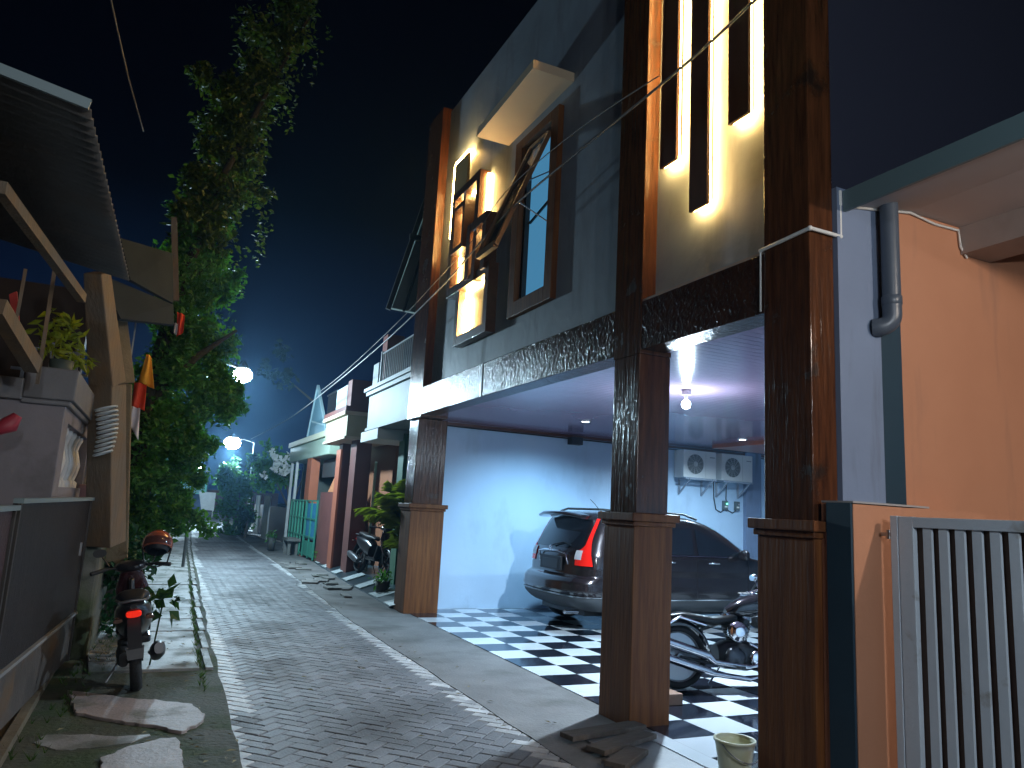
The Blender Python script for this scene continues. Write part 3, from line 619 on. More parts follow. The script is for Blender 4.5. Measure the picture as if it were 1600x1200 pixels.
    for a, b in WC:
        for sg in (-1, 1):
            q = MB(); prof = [(.20, .0), (.225, .10), (.30, .115), (.335, .09), (.338, 0), (.335, -.09), (.30, -.11), (.2, -.10)]
            q.lathe([(r, sg*.80+h) for r, h in prof], (a, 0, b), 'y', 32); w = q.build('wheel', rubber, t)
            q = MB(); q.lathe([(.222, sg*.86), (.215, sg*.895), (.205, sg*.88), (.19, sg*.84)], (a, 0, b), 'y', 32)
            for k in range(5):
                an = 2*PI*k/5+.3; q.bar((a+.03*math.cos(an), sg*.875, b+.03*math.sin(an)), (a+.21*math.cos(an), sg*.885, b+.21*math.sin(an)), .06, .03, up=(0, 1, 0), w2=.08)
            q.lathe([(.05, sg*.88), (.045, sg*.90), (.001, sg*.902)], (a, 0, b), 'y', 16); q.build('rim', mat('alloy', (.35, .35, .36), rough=.3, metal=.9), w)
            q = MB(); q.lathe([(.385, sg*.62), (.39, sg*.905), (.425, sg*.918), (.43, sg*.895)], (a, 0, b), 'y', 36, 0-.15, PI+.15); q.build('wheel_arch', clad, t)
            q = MB(); q.lathe([(.2, sg*.78), (.001, sg*.78)], (a, 0, b), 'y', 20); q.build('brake_disc', steel, w)
    q = MB(); q.box(.35, 4.1, -.6, .6, .2, .30); q.build('underbody', black, t)
    return t
suv = make_suv(); suv.location = (5.30, 10.03, .02); suv.rotation_euler = (0, 0, rad(2.2))

# ------------------------------------------------------------------ cruiser motorcycle
def wheel(t, x, r, w, rim_m, spokes=0, disc=True):
    q = MB(); a = w/2; q.lathe([(r-.07, -a*.6), (r-.05, -a), (r-.02, -a*.95), (r, -a*.4), (r, a*.4), (r-.02, a*.95), (r-.05, a), (r-.07, a*.6)], (x, 0, r), 'y', 36); ty = q.build('wheel', rubber, t)
    q = MB(); q.lathe([(r-.065, -a*.6), (r-.085, -a*.5), (r-.085, a*.5), (r-.065, a*.6)], (x, 0, r), 'y', 36)
    if spokes:
        for k in range(spokes): an = 2*PI*k/spokes; q.bar((x+.03*math.cos(an), 0, r+.03*math.sin(an)), (x+(r-.08)*math.cos(an), 0, r+(r-.08)*math.sin(an)), .03, .025, up=(0, 1, 0))
    else: q.lathe([(r-.08, -a*.35), (.05, -a*.6), (.001, -a*.7)], (x, 0, r), 'y', 30); q.lathe([(r-.08, a*.35), (.05, a*.6), (.001, a*.7)], (x, 0, r), 'y', 30)
    q.cyl((x, -a*1.3, r), (x, a*1.3, r), .035); q.build('rim', rim_m, ty); return ty
def make_cruiser():
    t = local(thing('cruiser_motorcycle', 'black cruiser motorcycle with chrome exhausts and round chrome air cleaner parked behind the pillars', 'motorcycle', (0, 0, 0)))
    wheel(t, 0, .33, .16, mat('satin_rim', (.30, .31, .32), rough=.35, metal=.7)); wheel(t, 1.62, .33, .12, chrome, 9)
    def fender(x, r, w, a0, a1, nm):
        q = MB(); P = []
        for i in range(15):
            a = a0+(a1-a0)*i/14; P.append([(x+(r-.03*abs(j)**2/9)*math.cos(a), w*j/3, .33+(r-.02*abs(j)**2/9-(.05 if abs(j) == 3 else 0))*math.sin(a)) for j in range(-3, 4)])
        q.grid(P); return q.build(nm, blackgloss, t, solid=.008)
    fender(0, .39, .10, rad(8), rad(170), 'rear_fender'); fender(1.62, .38, .075, rad(20), rad(160), 'front_fender')
    q = MB(); q.tube([(-.20, -.11, .62), (0, -.12, .74), (.3, -.13, .66)], .016); q.tube([(-.20, .11, .62), (0, .12, .74), (.3, .13, .66)], .016); q.build('fender_rail', chrome, t)
    q = MB(); q.shell([((-.12, 0, .735), .06, .03, 2.5), ((.05, 0, .755), .11, .045, 2.5), ((.22, 0, .73), .12, .05, 2.5), ((.40, 0, .70), .15, .055, 2.5), ((.58, 0, .72), .13, .055, 2.5), ((.70, 0, .76), .08, .04, 2.5)]); q.build('seat', mat('seat_leather', (.008, .008, .008), rough=.3, spec=.3), t)
    q = MB(); q.shell([((.60, 0, .80), .04, .04, 2.3), ((.68, 0, .82), .10, .085, 2.3), ((.82, 0, .86), .14, .12, 2.3), ((.98, 0, .89), .15, .13, 2.3), ((1.12, 0, .91), .12, .10, 2.3), ((1.20, 0, .92), .06, .05, 2.3)]); tk = q.build('fuel_tank', blackgloss, t)
    q = MB(); q.lathe([(.04, 1.01), (.035, 1.03), (.001, 1.035)], (.95, 0, 0), 'z', 16); q.box(.80, 1.1, -.02, .02, .985, 1.015); q.build('filler_cap', chrome, tk)
    q = MB(); q.tube([(.0, -.12, .33), (.3, -.13, .28), (.9, -.12, .22), (1.15, -.05, .35), (1.28, 0, .92)], .018); q.tube([(.0, .12, .33), (.3, .13, .28), (.9, .12, .22), (1.15, .05, .35), (1.28, 0, .92)], .018); q.tube([(.3, 0, .62), (.7, 0, .74), (1.28, 0, .92)], .025); q.tube([(.3, 0, .62), (.28, 0, .3)], .025); q.build('frame', black, t)
    fin = mat('engine_dark', (.03, .03, .032), rough=.35, metal=.6)
    q = MB(); q.shell([((.45, 0, .36), .10, .10, 3), ((.55, 0, .36), .15, .15, 3), ((.80, 0, .35), .16, .16, 3), ((.95, 0, .34), .12, .12, 3)]); e = q.build('engine', fin, t)
    for ang in (-.38, .38):
        q = MB(); d = Vector((math.sin(ang), 0, math.cos(ang))); b = Vector((.72, 0, .48))
        for k in range(9): q.cyl(b+d*(.03*k), b+d*(.03*k+.014), .095 if k < 8 else .08, n=18)
        q.cyl(b, b+d*.27, .07); q.build('cylinder', fin, e); q = MB(); q.cyl(b+d*.27, b+d*.34, .085, .06, n=18); q.build('rocker_cover', chrome, e)
    q = MB(); q.lathe([(.11, -.16), (.115, -.20), (.10, -.235), (.07, -.24), (.065, -.25), (.04, -.255), (.001, -.256)], (.64, 0, .60), 'y', 28); q.build('air_cleaner', chrome, e)
    q = MB()
    q.lathe([(.105, -.15), (.11, -.20), (.09, -.215), (.001, -.22)], (.60, 0, .34), 'y', 24); q.build('engine_cover', mat('engine_satin', (.06, .06, .065), rough=.3, metal=.8), e)
    q = MB(); q.lathe([(.08, -.15), (.085, -.18), (.06, -.20), (.001, -.205)], (.86, 0, .33), 'y', 24); q.build('engine_cover', chrome, e)
    for k, (z0, z1, zz) in enumerate(((.24, .33, .58), (.12, .17, .42))):
        q = MB(); q.tube([(.95-.14*k, -.12, .52-.04*k), (1.02-.1*k, -.17, .42), (.95, -.19, z0+.04), (.75, -.20, z0)], .024); q.tube([(.75, -.20, z0), (.35, -.205, z0+.05), (.28, -.205, z1+.02), (-.38, -.20, zz-.04)], .04, 14, rs=[.026, .03, .046, .050]); q.lathe([(.044, 0), (.046, -.02), (.03, -.03)], (-.38, -.20, zz-.04), 'x', 16); q.build('exhaust', mat('exhaust_chrome', (.42, .42, .44), rough=.16, metal=1), t)
    q = MB(); q.tube([(.55, .1, .22), (.50, .28, .03)], .012); q.build('side_stand', chrome, t)
    for fx in (.62, 1.0): q = MB(); q.bar((fx, -.16, .24), (fx, -.32, .24), .05, .03); q.build('foot_rest', black, t)
    q = MB(); q.tube([(1.12, -.05, .55), (1.14, -.24, .50), (1.12, -.26, .25), (1.05, -.10, .18)], .016); q.build('crash_bar', chrome, t)
    q = MB()
    for sg in (-1, 1): q.tube([(1.62, sg*.09, .33), (1.30, sg*.09, .93)], .024); q.cyl((1.62, sg*.09, .33), (1.5, sg*.09, .56), .032)
    q.build('fork', chrome, t)
    q = MB(); q.shell([((1.36, 0, .86), .06, .06, 2), ((1.42, 0, .86), .10, .10, 2), ((1.50, 0, .86), .105, .105, 2)]); hl = q.build('headlight', chrome, t)
    q = MB(); q.tube([(1.18, -.40, 1.0), (1.1, -.38, 1.03), (1.22, -.28, 1.08), (1.26, -.1, 1.0), (1.26, .1, 1.0), (1.22, .28, 1.08), (1.1, .38, 1.03)], .013); hb = q.build('handlebar', chrome, t)
    for sg in (-1, 1):
        q = MB(); q.cyl((1.12, sg*.36, 1.02), (1.02, sg*.46, 1.02), .018); q.build('grip', black, hb)
        q = MB(); q.tube([(1.2, sg*.3, 1.07), (1.18, sg*.36, 1.18)], .007); q.shell([((1.19, sg*.38, 1.21), .07, .04, 2), ((1.16, sg*.38, 1.21), .065, .037, 2)]); q.build('mirror', chrome, hb)
    for sg in (-1, 1): q = MB(); q.shell([((-.30, sg*.15, .60), .03, .03, 2), ((-.25, sg*.15, .60), .035, .035, 2), ((-.2, sg*.15, .61), .02, .02, 2)]); q.tube([(-.24, 0, .62), (-.24, sg*.15, .60)], .008); q.build('indicator', chrome, t)
    q = MB(); q.shell([((-.42, 0, .55), .04, .025, 3), ((-.37, 0, .56), .05, .03, 3), ((-.32, 0, .57), .04, .03, 3)]); q.build('tail_light', redlens, t)
    q = MB(); q.bar((-.40, 0, .50), (-.43, 0, .36), .18, .008); q.build('number_plate', black, t)
    return t
cr = make_cruiser(); cr.scale = (.9, .9, .9); cr.location = (4.78, 6.17, .02); cr.rotation_euler = (rad(-7), 0, rad(-14))

# ------------------------------------------------------------------ scooter
def make_scooter(label, mirror=True):
    t = local(thing('scooter', label, 'scooter', (0, 0, 0), group='scooters parked along the alley'))
    bp = mat('scooter_black', (.014, .013, .015), rough=.28, coat=.4)
    wheel(t, 0, .275, .095, mat('dark_rim', (.05, .05, .05), rough=.4, metal=.5), 5); wheel(t, 1.24, .275, .085, mat('dark_rim', (.05, .05, .05)), 5)
    q = MB(); q.shell([((-.36, 0, .76), .025, .02, 2.5), ((-.28, 0, .73), .09, .055, 2.5), ((-.12, 0, .68), .135, .10, 2.5), ((.12, 0, .62), .155, .15, 2.5), ((.36, 0, .56), .14, .17, 2.5), ((.52, 0, .50), .11, .14, 2.5)]); q.build('body_shell', bp, t)
    q = MB(); q.shell([((-.24, 0, .80), .07, .02, 2.5), ((-.10, 0, .825), .12, .045, 2.5), ((.12, 0, .80), .13, .05, 2.5), ((.26, 0, .775), .14, .05, 2.5), ((.50, 0, .765), .12, .045, 2.5), ((.62, 0, .74), .06, .03, 2.5)]); q.build('seat', mat('seat_vinyl', (.015, .013, .013), rough=.5), t)
    q = MB(); q.shell([((-.365, 0, .70), .055, .022, 3), ((-.34, 0, .70), .06, .03, 3), ((-.28, 0, .69), .05, .03, 3)], n=16); q.build('tail_light', mat('tail_lens', (.9, .02, .01), rough=.15, emis=(1, .03, .01), es=.6), t)
    q = MB(); q.tube([(-.30, -.1, .80), (-.34, 0, .81), (-.30, .1, .80)], .012); q.tube([(-.30, -.1, .80), (-.05, -.13, .79)], .012); q.tube([(-.30, .1, .80), (-.05, .13, .79)], .012); q.build('grab_rail', mat('rail_grey', (.2, .2, .21), rough=.35, metal=.7), t)
    for sg in (-1, 1): q = MB(); q.shell([((-.33, sg*.12, .655), .035, .015, 2.5), ((-.27, sg*.12, .66), .03, .02, 2.5)]); q.build('indicator', mat('amber', (.12, .07, .05), rough=.2), t)
    q = MB(); q.bar((-.26, 0, .66), (-.38, 0, .42), .10, .012, w2=.11); q.bar((-.37, 0, .44), (-.40, 0, .34), .14, .01, w2=.12); q.build('rear_mudguard', black, t)
    q = MB(); q.tube([(.35, -.12, .24), (.2, -.15, .22)], .016); q.shell([((.22, -.165, .25), .04, .05, 2.5), ((.1, -.17, .28), .055, .075, 2.5), ((-.22, -.18, .36), .055, .07, 2.5), ((-.30, -.18, .38), .035, .045, 2.5)], up=(0, 0, 1)); q.build('muffler', mat('muffler_grey', (.10, .10, .105), rough=.4, metal=.5), t)
    q = MB(); q.shell([((.0, .09, .275), .035, .06, 3), ((.2, .10, .28), .05, .09, 3), ((.45, .08, .28), .05, .09, 3)], up=(0, 0, 1)); q.build('engine', mat('engine_grey', (.06, .06, .06), rough=.5, metal=.5), t)
    q = MB(); q.box(.5, .95, -.14, .14, .30, .37); q.bar((.90, 0, .34), (1.02, 0, .62), .30, .05, w2=.34); q.bar((1.02, 0, .62), (1.00, 0, .88), .34, .05, w2=.24); q.build('footboard', bp, t, bevel=.02)
    q = MB(); q.shell([((1.18, 0, .42), .06, .05, 3), ((1.14, 0, .58), .13, .06, 3), ((1.08, 0, .76), .15, .08, 3), ((1.0, 0, .92), .10, .06, 3), ((.98, 0, .97), .06, .04, 3)], up=(1, 0, 0)); q.build('front_shield', mat('scooter_red', (.035, .008, .009), rough=.25, coat=.5), t)
    q = MB(); q.shell([((.86, 0, .97), .03, .02, 2.5), ((.90, 0, .98), .12, .045, 2.5), ((1.0, 0, .98), .15, .06, 2.5), ((1.10, 0, .95), .09, .05, 2.5)]); q.build('headset', bp, t)
    q = MB(); q.tube([(.86, -.34, .96), (.94, -.2, .98), (.96, 0, .98), (.94, .2, .98), (.86, .34, .96)], .014); hb = q.build('handlebar', black, t)
    for sg in (-1, 1):
        q = MB(); q.cyl((.93, sg*.22, .98), (.86, sg*.35, .96), .02); q.build('grip', rubber, hb)
        q = MB(); q.tube([(.95, sg*.19, 1.0), (.97, sg*.25, 1.10)], .007)
        q.shell([((.985, sg*.27, 1.14), .055, .035, 2.3), ((.96, sg*.27, 1.14), .06, .04, 2.3)]); q.build('mirror', black, hb)
        q = MB(); q.tube([(.95, sg*.2, .99), (.99, sg*.33, .97)], .006); q.build('brake_lever', steel, hb)
    q = MB(); q.tube([(1.24, -.07, .275), (1.08, -.07, .62)], .02); q.tube([(1.24, .07, .275), (1.08, .07, .62)], .02); q.build('fork', black, t)
    q = MB(); P = []
    for i in range(9): a = rad(20)+rad(140)*i/8; P.append([(1.24+.31*math.cos(a), j*.055, .275+(.31-.02*j*j)*math.sin(a)) for j in (-1, 0, 1)])
    q.grid(P); q.build('front_fender', bp, t, solid=.006)
    q = MB(); q.tube([(.42, .10, .24), (.30, .26, .02)], .011); q.build('side_stand', steel, t)
    return t
sc1 = make_scooter('black scooter seen from behind with glowing red tail light on the left footpath'); sc1.location = (.045, 7.17, .0); sc1.rotation_euler = (rad(-9), 0, rad(92)); sc1.scale = (.95, .95, .95)
sc2 = dup(sc1, (4.14, 16.4, .15)); sc2.rotation_euler = (rad(-8), 0, rad(-80)); sc2.scale = (1, 1, 1); sc2['label'] = 'dark scooter parked in the dim porch behind the leaning pale pole and areca palm'
# helmet on the handlebar
hc = atY(246, 853, 7.98)
t = thing('helmet', 'glossy reddish brown open face helmet hung on the left scooter handlebar', 'helmet', hc)
Mh = Matrix.Rotation(rad(-24), 3, 'X')
def hp(th, a, r=1): return hc+Mh@Vector((math.sin(th)*math.sin(a)*.128*r, math.sin(th)*math.cos(a)*.148*r, math.cos(th)*.135*r+.01))
q = MB(); q.grid([[hp(PI*.60*i/14, 2*PI*k/32) for k in range(33)] for i in range(15)]); q.build('shell', mat('helmet_paint', (.28, .07, .03), rough=.2, coat=.8), t, solid=.014)
q = MB(); q.grid([[hp(PI*.70*i/10, 2*PI*k/24, .88) for k in range(25)] for i in range(11)]); q.build('lining', black, t)
q = MB(); q.grid([[hp(PI*(.42+.03*i), PI+.95*(k/5-1), 1.09) for k in range(11)] for i in range(6)]); q.build('visor', mat('visor', (.05, .03, .03), rough=.08, alpha=.6), t)
q = MB(); q.tube([hp(PI*.6, PI*.5), hc+Vector((.10, 0, -.16)), hc+Vector((0, 0, -.2)), hc+Vector((-.1, 0, -.15)), hp(PI*.6, -PI*.5)], .008, 5); q.build('strap', black, t)
# bucket + block
bc = Vector((3.50, 3.93, .03))
t = thing('bucket', 'translucent yellowish plastic bucket standing beside the near pillar', 'bucket', bc)
q = MB(); q.lathe([(.001, .004), (.085, .0), (.09, .01), (.118, .20), (.126, .235), (.132, .235), (.132, .25), (.118, .25), (.112, .22), (.085, .02), (.001, .02)], bc, 'z', 32); q.build('body', mat('bucket_plastic', (.72, .74, .58), rough=.3, trans=.2, var=(.60, .56, .28), vs=6), t)
q = MB(); q.tube([bc+Vector((.128*math.cos(a), -.03-.125*abs(math.sin(a)), .235-.09*abs(math.sin(a)))) for a in [PI*k/14 for k in range(15)]], .004); q.build('handle', steel, t)
q = MB(); q.lathe([(.001, .09), (.096, .09)], bc, 'z', 24); q.build('water', mat('yellow_liquid', (.5, .40, .08), rough=.1), t)
c = atZ(1050, 1098, .02); q = MB(); q.box(c.x-.16, c.x+.05, c.y-.09, c.y+.09, .02, .115); tag(q.build('wooden_block', mat('block_wood', (.28, .16, .10), rough=.6, var=(.2, .1, .06), vs=9, stretch=(1, 6, 1)), bevel=.006), 'small brown wooden block on the tiles beside the middle pillar', 'block')
# ------------------------------------------------------------------ left side
def lx(y): return -.72+.069*(y-5.75)
steelcap = mat('cap_teal', (.20, .27, .29), rough=.4)
pm_ = mat('dark_panel', (.012, .010, .010), rough=.5, spec=.3, var=(.026, .020, .019), vs=20, stretch=(1, 1, .1), bump=.5, bs=70)
def panel(y0, y1, z0, z1, label, m):
    t = thing('panel_gate', label, 'gate', (lx(y0), y0, 0), group='dark panel gates of the left house')
    q = MB(); q.prism([(lx(y0), y0, z0+.03), (lx(y1), y1, z0+.03), (lx(y1), y1, z1-.03), (lx(y0), y0, z1-.03)], (-.02, 0, 0)); q.build('panel', m, t)
    q = MB(); q.bar((lx(y0), y0, z1-.015), (lx(y1), y1, z1-.015), .055, .03); q.build('top_rail', steelcap, t)
    q = MB(); q.bar((lx(y0)+.004, y0, z0+.012), (lx(y1)+.004, y1, z0+.012), .035, .024); q.build('bottom_rail', mat('rail_worn', (.22, .22, .22), rough=.45), t)
    for y in (y0+.03, y1-.03): q = MB(); q.box(lx(y)-.03, lx(y)+.014, y-.025, y+.025, .06, z1-.03); q.build('post', mat('post_dark', (.03, .025, .022), rough=.5), t)
    q = MB(); q.prism([(lx(y0)-.004, y0+.05, .08), (lx(y1)-.004, y1-.05, .08), (lx(y1)-.004, y1-.05, z0), (lx(y0)-.004, y0+.05, z0)], (-.04, 0, 0)); q.build('kick_panel', mat('kick_panel', (.075, .065, .06), rough=.6, var=(.045, .04, .036), vs=4, bump=.3, bs=20, dirt=(.1, .06, .03), ds=2.5, dlo=.5, dhi=.7), t)
    q = MB(); q.bar((lx(y1)+.02, y1-.7, 1.05), (lx(y1)+.02, y1-.7, 1.16), .015, .03); q.build('latch', steel, t)
panel(5.39, 8.2, .47, 1.54, 'dark brown panel gate with pale top rail in front of the white balustrade', pm_)
panel(3.0, 5.34, .44, 1.50, 'dark maroon panel gate at the left edge of the photo, nearest the camera', mat('maroon_panel', (.05, .016, .018), rough=.5, var=(.03, .012, .012), vs=5, bump=.4, bs=40))
plast = mat('mauve_plaster', (.25, .23, .25), rough=.7, var=(.2, .185, .20), vs=2, bump=.25, bs=8, dirt=(.12, .11, .11), ds=1.5, dlo=.55, dhi=.75)
LH = thing('left_house', 'old house on the left with mauve balustrade, timber props and dark corrugated eave', 'house', (-1.2, 6.6, 0))
ax = -.70
q = MB(); q.box(-2.4, ax, 6.52, 6.75, .0, 2.26); q.box(ax-.22, ax, 6.75, 6.86, 0, 2.26); q.box(ax-.22, ax, 6.86, 9.3, 0, 1.62); q.box(ax-.22, ax, 6.86, 9.3, 2.12, 2.26); q.box(ax-.22, ax, 8.9, 9.3, 1.62, 2.12); q.build('balcony_wall', plast, LH, bevel=.006)
q = MB(); q.box(-.98, -.64, 6.46, 9.4, 2.26, 2.50); q.box(-2.45, -.98, 6.46, 6.80, 2.24, 2.40); q.box(-.99, -.665, 6.48, 9.4, 2.22, 2.26); q.build('balcony_cap', mat('cap_grey', (.19, .19, .20), rough=.6, var=(.14, .14, .15), vs=2, bump=.2, bs=12), LH, bevel=.012)
for k in range(6):
    y = 7.05+k*.34; q = MB(); q.lathe([(.06, 1.62), (.06, 1.67), (.035, 1.69), (.055, 1.76), (.07, 1.84), (.05, 1.92), (.03, 1.99), (.045, 2.05), (.06, 2.08), (.06, 2.12)], (ax-.10, y, 0), 'z', 14); q.build('baluster', whitep, LH)
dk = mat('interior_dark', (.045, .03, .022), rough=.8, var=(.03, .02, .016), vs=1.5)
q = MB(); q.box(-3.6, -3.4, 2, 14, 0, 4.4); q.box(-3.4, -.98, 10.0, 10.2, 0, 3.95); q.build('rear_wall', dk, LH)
q = MB()
for z in (2.62, 2.86, 3.10): q.box(-1.6, -.86, 9.58, 9.62, z, z+.03)
for x in (-1.5, -1.25, -1.0): q.box(x, x+.03, 9.56, 9.60, 2.5, 3.2)
q.build('window_grille', mat('grille_grey', (.25, .28, .32), rough=.5), LH)
lintel = mat('pink_plaster', (.30, .17, .18), rough=.7, var=(.24, .14, .145), vs=2, bump=.2, bs=10)
q = MB(); q.box(-.72, -.40, 8.75, 9.8, 1.24, 1.66); q.build('pink_ledge', lintel, LH, bevel=.01)
stone = mat('mossy_stone', (.13, .125, .11), rough=.85, var=(.075, .08, .05), vs=3, bump=.8, bs=9, dirt=(.045, .06, .02), ds=2.2, dlo=.45, dhi=.65)
q = MB(); q.prism([(-.62, 8.45, 0), (-.42, 8.5, 0), (-.38, 9.9, 0), (-.70, 9.9, 0)][::-1], (0, 0, 1.24)); q.build('stone_base', stone, LH, bevel=.03)
# leaning timber column (two faces)
tim = mat('old_timber', (.21, .125, .06), rough=.7, var=(.12, .095, .065), vs=2.5, stretch=(3, 3, .6), bump=.5, bs=18, bstretch=(2, 2, .2), dirt=(.15, .14, .12), ds=1.5, dlo=.45, dhi=.7)
q = MB(); A = atY(152, 426, 7.7); B = atY(168, 600, 8.1); Cc = atY(165, 850, 8.4); q.bar(A, B, .17, .17, w2=.24, h2=.24); q.bar(B, Cc, .24, .24, w2=.26, h2=.26); q.build('timber_column', tim, LH, bevel=.012)
q = MB(); A = atY(178, 470, 8.9); B = atY(190, 600, 9.0); q.bar(A, B, .14, .18, w2=.20, h2=.2); q.bar(B, atY(180, 880, 9.2), .20, .2, w2=.24); q.build('timber_column', mat('old_timber2', (.17, .13, .08), rough=.8, var=(.11, .09, .05), vs=3, bump=.5, bs=20), LH, bevel=.012)
q = MB()
for k in range(11):
    f = k/10; p = atY(166-6*f+5*math.sin(f*3), 638+70*f, 7.85); q.tube([p+Vector((.085*math.cos(a)*(1-.15*f), .085*math.sin(a), .03*math.cos(a))) for a in [2*PI*j/12 for j in range(12)]], .011, 6, closed=True)
tag(q.build('spiral_streamer', mat('streamer', (.45, .52, .56), rough=.35)), 'pale blue spiral streamer wrapped round the timber column', 'streamer')
for (p1, y1, p2, y2, w, lb) in (((0, 292), 4.3, (128, 466), 6.2, .055, ''), ((88, 405), 6.0, (58, 600), 6.2, .025, ''), ((-5, 478), 5.2, (52, 572), 5.9, .085, ''), ((40, 420), 5.6, (22, 520), 5.7, .02, '')):
    q = MB(); q.bar(atY(*p1, y1), atY(*p2, y2), w, w*1.2); q.build('timber_prop', tim, LH)
# corrugated eave
e1 = atZ(141, 172, 3.36); e2 = atZ(202, 437, 3.22); n0 = atY(0, 116, e1.y); dirv = (n0-e1).normalized()
q = MB(); P = []; N_ = 90
ev = (e2-e1)
for i in range(N_+1):
    c = e1+ev*(i/N_)*1.0; off = .016*math.sin(i/N_*2*PI*30); P.append([c+dirv*k*.5+Vector((0, 0, off)) for k in range(7)])
q.grid(P); q.build('eave_sheet', mat('asbestos_dark', (.10, .095, .09), rough=.75, var=(.07, .065, .06), vs=2.5, bump=.3, bs=30, dirt=(.14, .10, .07), ds=1.3, dlo=.5, dhi=.8), LH, solid=.012)
q = MB(); q.bar(e1+Vector((0, -.03, .01)), e1+dirv*3+Vector((0, -.03, .01)), .02, .05); q.build('eave_trim', steelcap, LH)
q = MB(); q.slab([atY(189, 372, 8.6), atY(270, 396, 9.6), atY(271, 474, 9.6), atY(204, 437, 8.6)], .04); q.slab([atY(154, 427, 8.4), atY(205, 440, 8.5), atY(272, 476, 9.4), atY(272, 507, 9.3), atY(189, 498, 8.3)][0:1]+[atY(271, 476, 9.4), atY(272, 507, 9.3), atY(189, 498, 8.3)], .04)
q.build('soffit_board', mat('soffit_board', (.035, .045, .055), rough=.9, spec=.05, var=(.025, .033, .042), vs=2), LH)
q = MB(); q.bar(atY(272, 340, 9.7), atY(275, 470, 9.7), .07, .05); q.build('eave_post', tim, LH)
q = MB(); q.prism([atY(14, 460, 6), atY(26, 455, 6), atY(30, 500, 6), atY(20, 505, 6)], (0, .03, 0)); tag(q.build('cloth', mat('red_cloth', (.35, .03, .02), rough=.8)), 'small red cloth hanging in the dark porch at the left edge', 'cloth')
q = MB(); c = atY(20, 664, 6.1); q.shell([(c+Vector((-.08, 0, -.05)), .05, .03, 2.5), (c+Vector((-.02, 0, 0)), .07, .06, 2.5), (c+Vector((.02, 0, .07)), .02, .03, 2.5)]); tag(q.build('red_bag', mat('red_bag', (.35, .03, .05), rough=.5)), 'red bag or bundle beside the mauve balustrade at the left edge', 'bag')
# ------------------------------------------------------------------ flags
def cloth_strip(px, Y, mats, label, pole=None):
    t = thing('flag', label, 'flag', atY(px[0][0][0], px[0][0][1], Y)); 
    for k, (quad, m_) in enumerate(zip(px, mats)):
        a, b, c_, d = [atY(x, y, Y) for x, y in quad]; P = []
        for i in range(9):
            f = i/8; l = a.lerp(d, f); r = b.lerp(c_, f); P.append([l.lerp(r, j/8)+Vector((0, .03*math.sin(j*1.1+k+f*2), 0)) for j in range(9)])
        q = MB(); q.grid(P); q.build('band', m_, t, solid=.003)
    if pole: q = MB(); q.bar(atY(*pole[0], Y), atY(*pole[1], Y), .014, .014); q.build('pole', mat('pole_grey', (.3, .3, .26), rough=.5), t)
yel, rd, wh = mat('flag_yellow', (.75, .33, .02), rough=.7), mat('flag_red', (.62, .05, .015), rough=.7), mat('flag_white', (.6, .58, .62), rough=.7)
cloth_strip([[(229, 553), (236, 556), (241, 608), (216, 596)], [(210, 597), (229, 600), (226, 642), (205, 634)], [(205, 634), (219, 638), (216, 688), (198, 655)]], 9.3, [yel, rd, wh], 'hanging yellow, red and white flag beside the timber column', ((213, 500), (193, 640)))
cloth_strip([[(277, 487), (289, 492), (286, 520), (276, 526)], [(272, 504), (278, 506), (276, 524), (271, 520)]], 11, [rd, wh], 'small red and white flag sticking out of the vine above the larger flag')
cloth_strip([[(346, 580), (348, 580), (350, 596), (345, 596)], [(345, 596), (349, 596), (347, 606), (345, 605)]], 16, [rd, wh], 'tiny red and white flag hanging near the brightest street lamp')
# ------------------------------------------------------------------ foliage helpers
def clump(q, c, r, n, size, sh=.55, asp=.6):
    c = Vector(c)
    for _ in range(n):
        d = Vector((random.gauss(0, 1), random.gauss(0, 1), random.gauss(0, 1))).normalized()*(random.random()**sh)
        p = c+Vector((d.x*r[0], d.y*r[1], d.z*r[2])); q.leaf(p, size*random.uniform(.6, 1.35), asp=asp)
def lump(q, c, r, n, size, k=9, **kw):
    c = Vector(c)
    for _ in range(k):
        d = Vector((random.gauss(0, 1), random.gauss(0, 1), random.gauss(0, 1))).normalized()*random.random()**.4
        p = c+Vector((d.x*r[0]*.8, d.y*r[1]*.8, d.z*r[2]*.8)); s = random.uniform(.25, .5); clump(q, p, (r[0]*s, r[1]*s, r[2]*s), n//k, size, **kw)
lf = leafmat('vine_leaf', (.055, .19, .03)); lf2 = leafmat('dark_leaf', (.022, .06, .012)); lfy = leafmat('palm_leaf', (.24, .31, .03)); lfb = leafmat('bright_leaf', (.07, .21, .03))
V = thing('vine_tree', 'tall tree wrapped in dense green climbing vine on the left, lit by the street lamp', 'tree', (-.3, 12, 0))
q = MB(); q.tube([(-.45, 11.4, 0), (-.35, 11.4, 1.2), (-.30, 11.5, 2.8), (-.05, 11.8, 4.6), (.3, 12.3, 6.5), (.9, 12.8, 8.6), (1.5, 13.2, 10.5)], .2, 10, rs=[.22, .17, .12, .09, .06, .045, .03]); q.tube([(-.05, 11.8, 4.6), (.3, 12.2, 5.2)], .05, 8, rs=[.08, .05]); q.tube([(-.3, 11.5, 2.8), (.3, 11.6, 3.6), (.8, 11.8, 4.1)], .05, 8, rs=[.07, .05, .02]); q.build('trunk', mat('bark', (.016, .016, .010), rough=.95, var=(.010, .012, .006), vs=6, bump=.8, bs=14), V)
q = MB()
for f in range(28):
    k = f/60; zz = 1.0+9.3*k; cx = -.35+1.9*k**1.7+random.uniform(-.15, .15); cy = 11.4+1.8*k+random.uniform(-.2, .1); clump(q, (cx, cy-.1, zz), (.38, .3, .25), 55, .09)
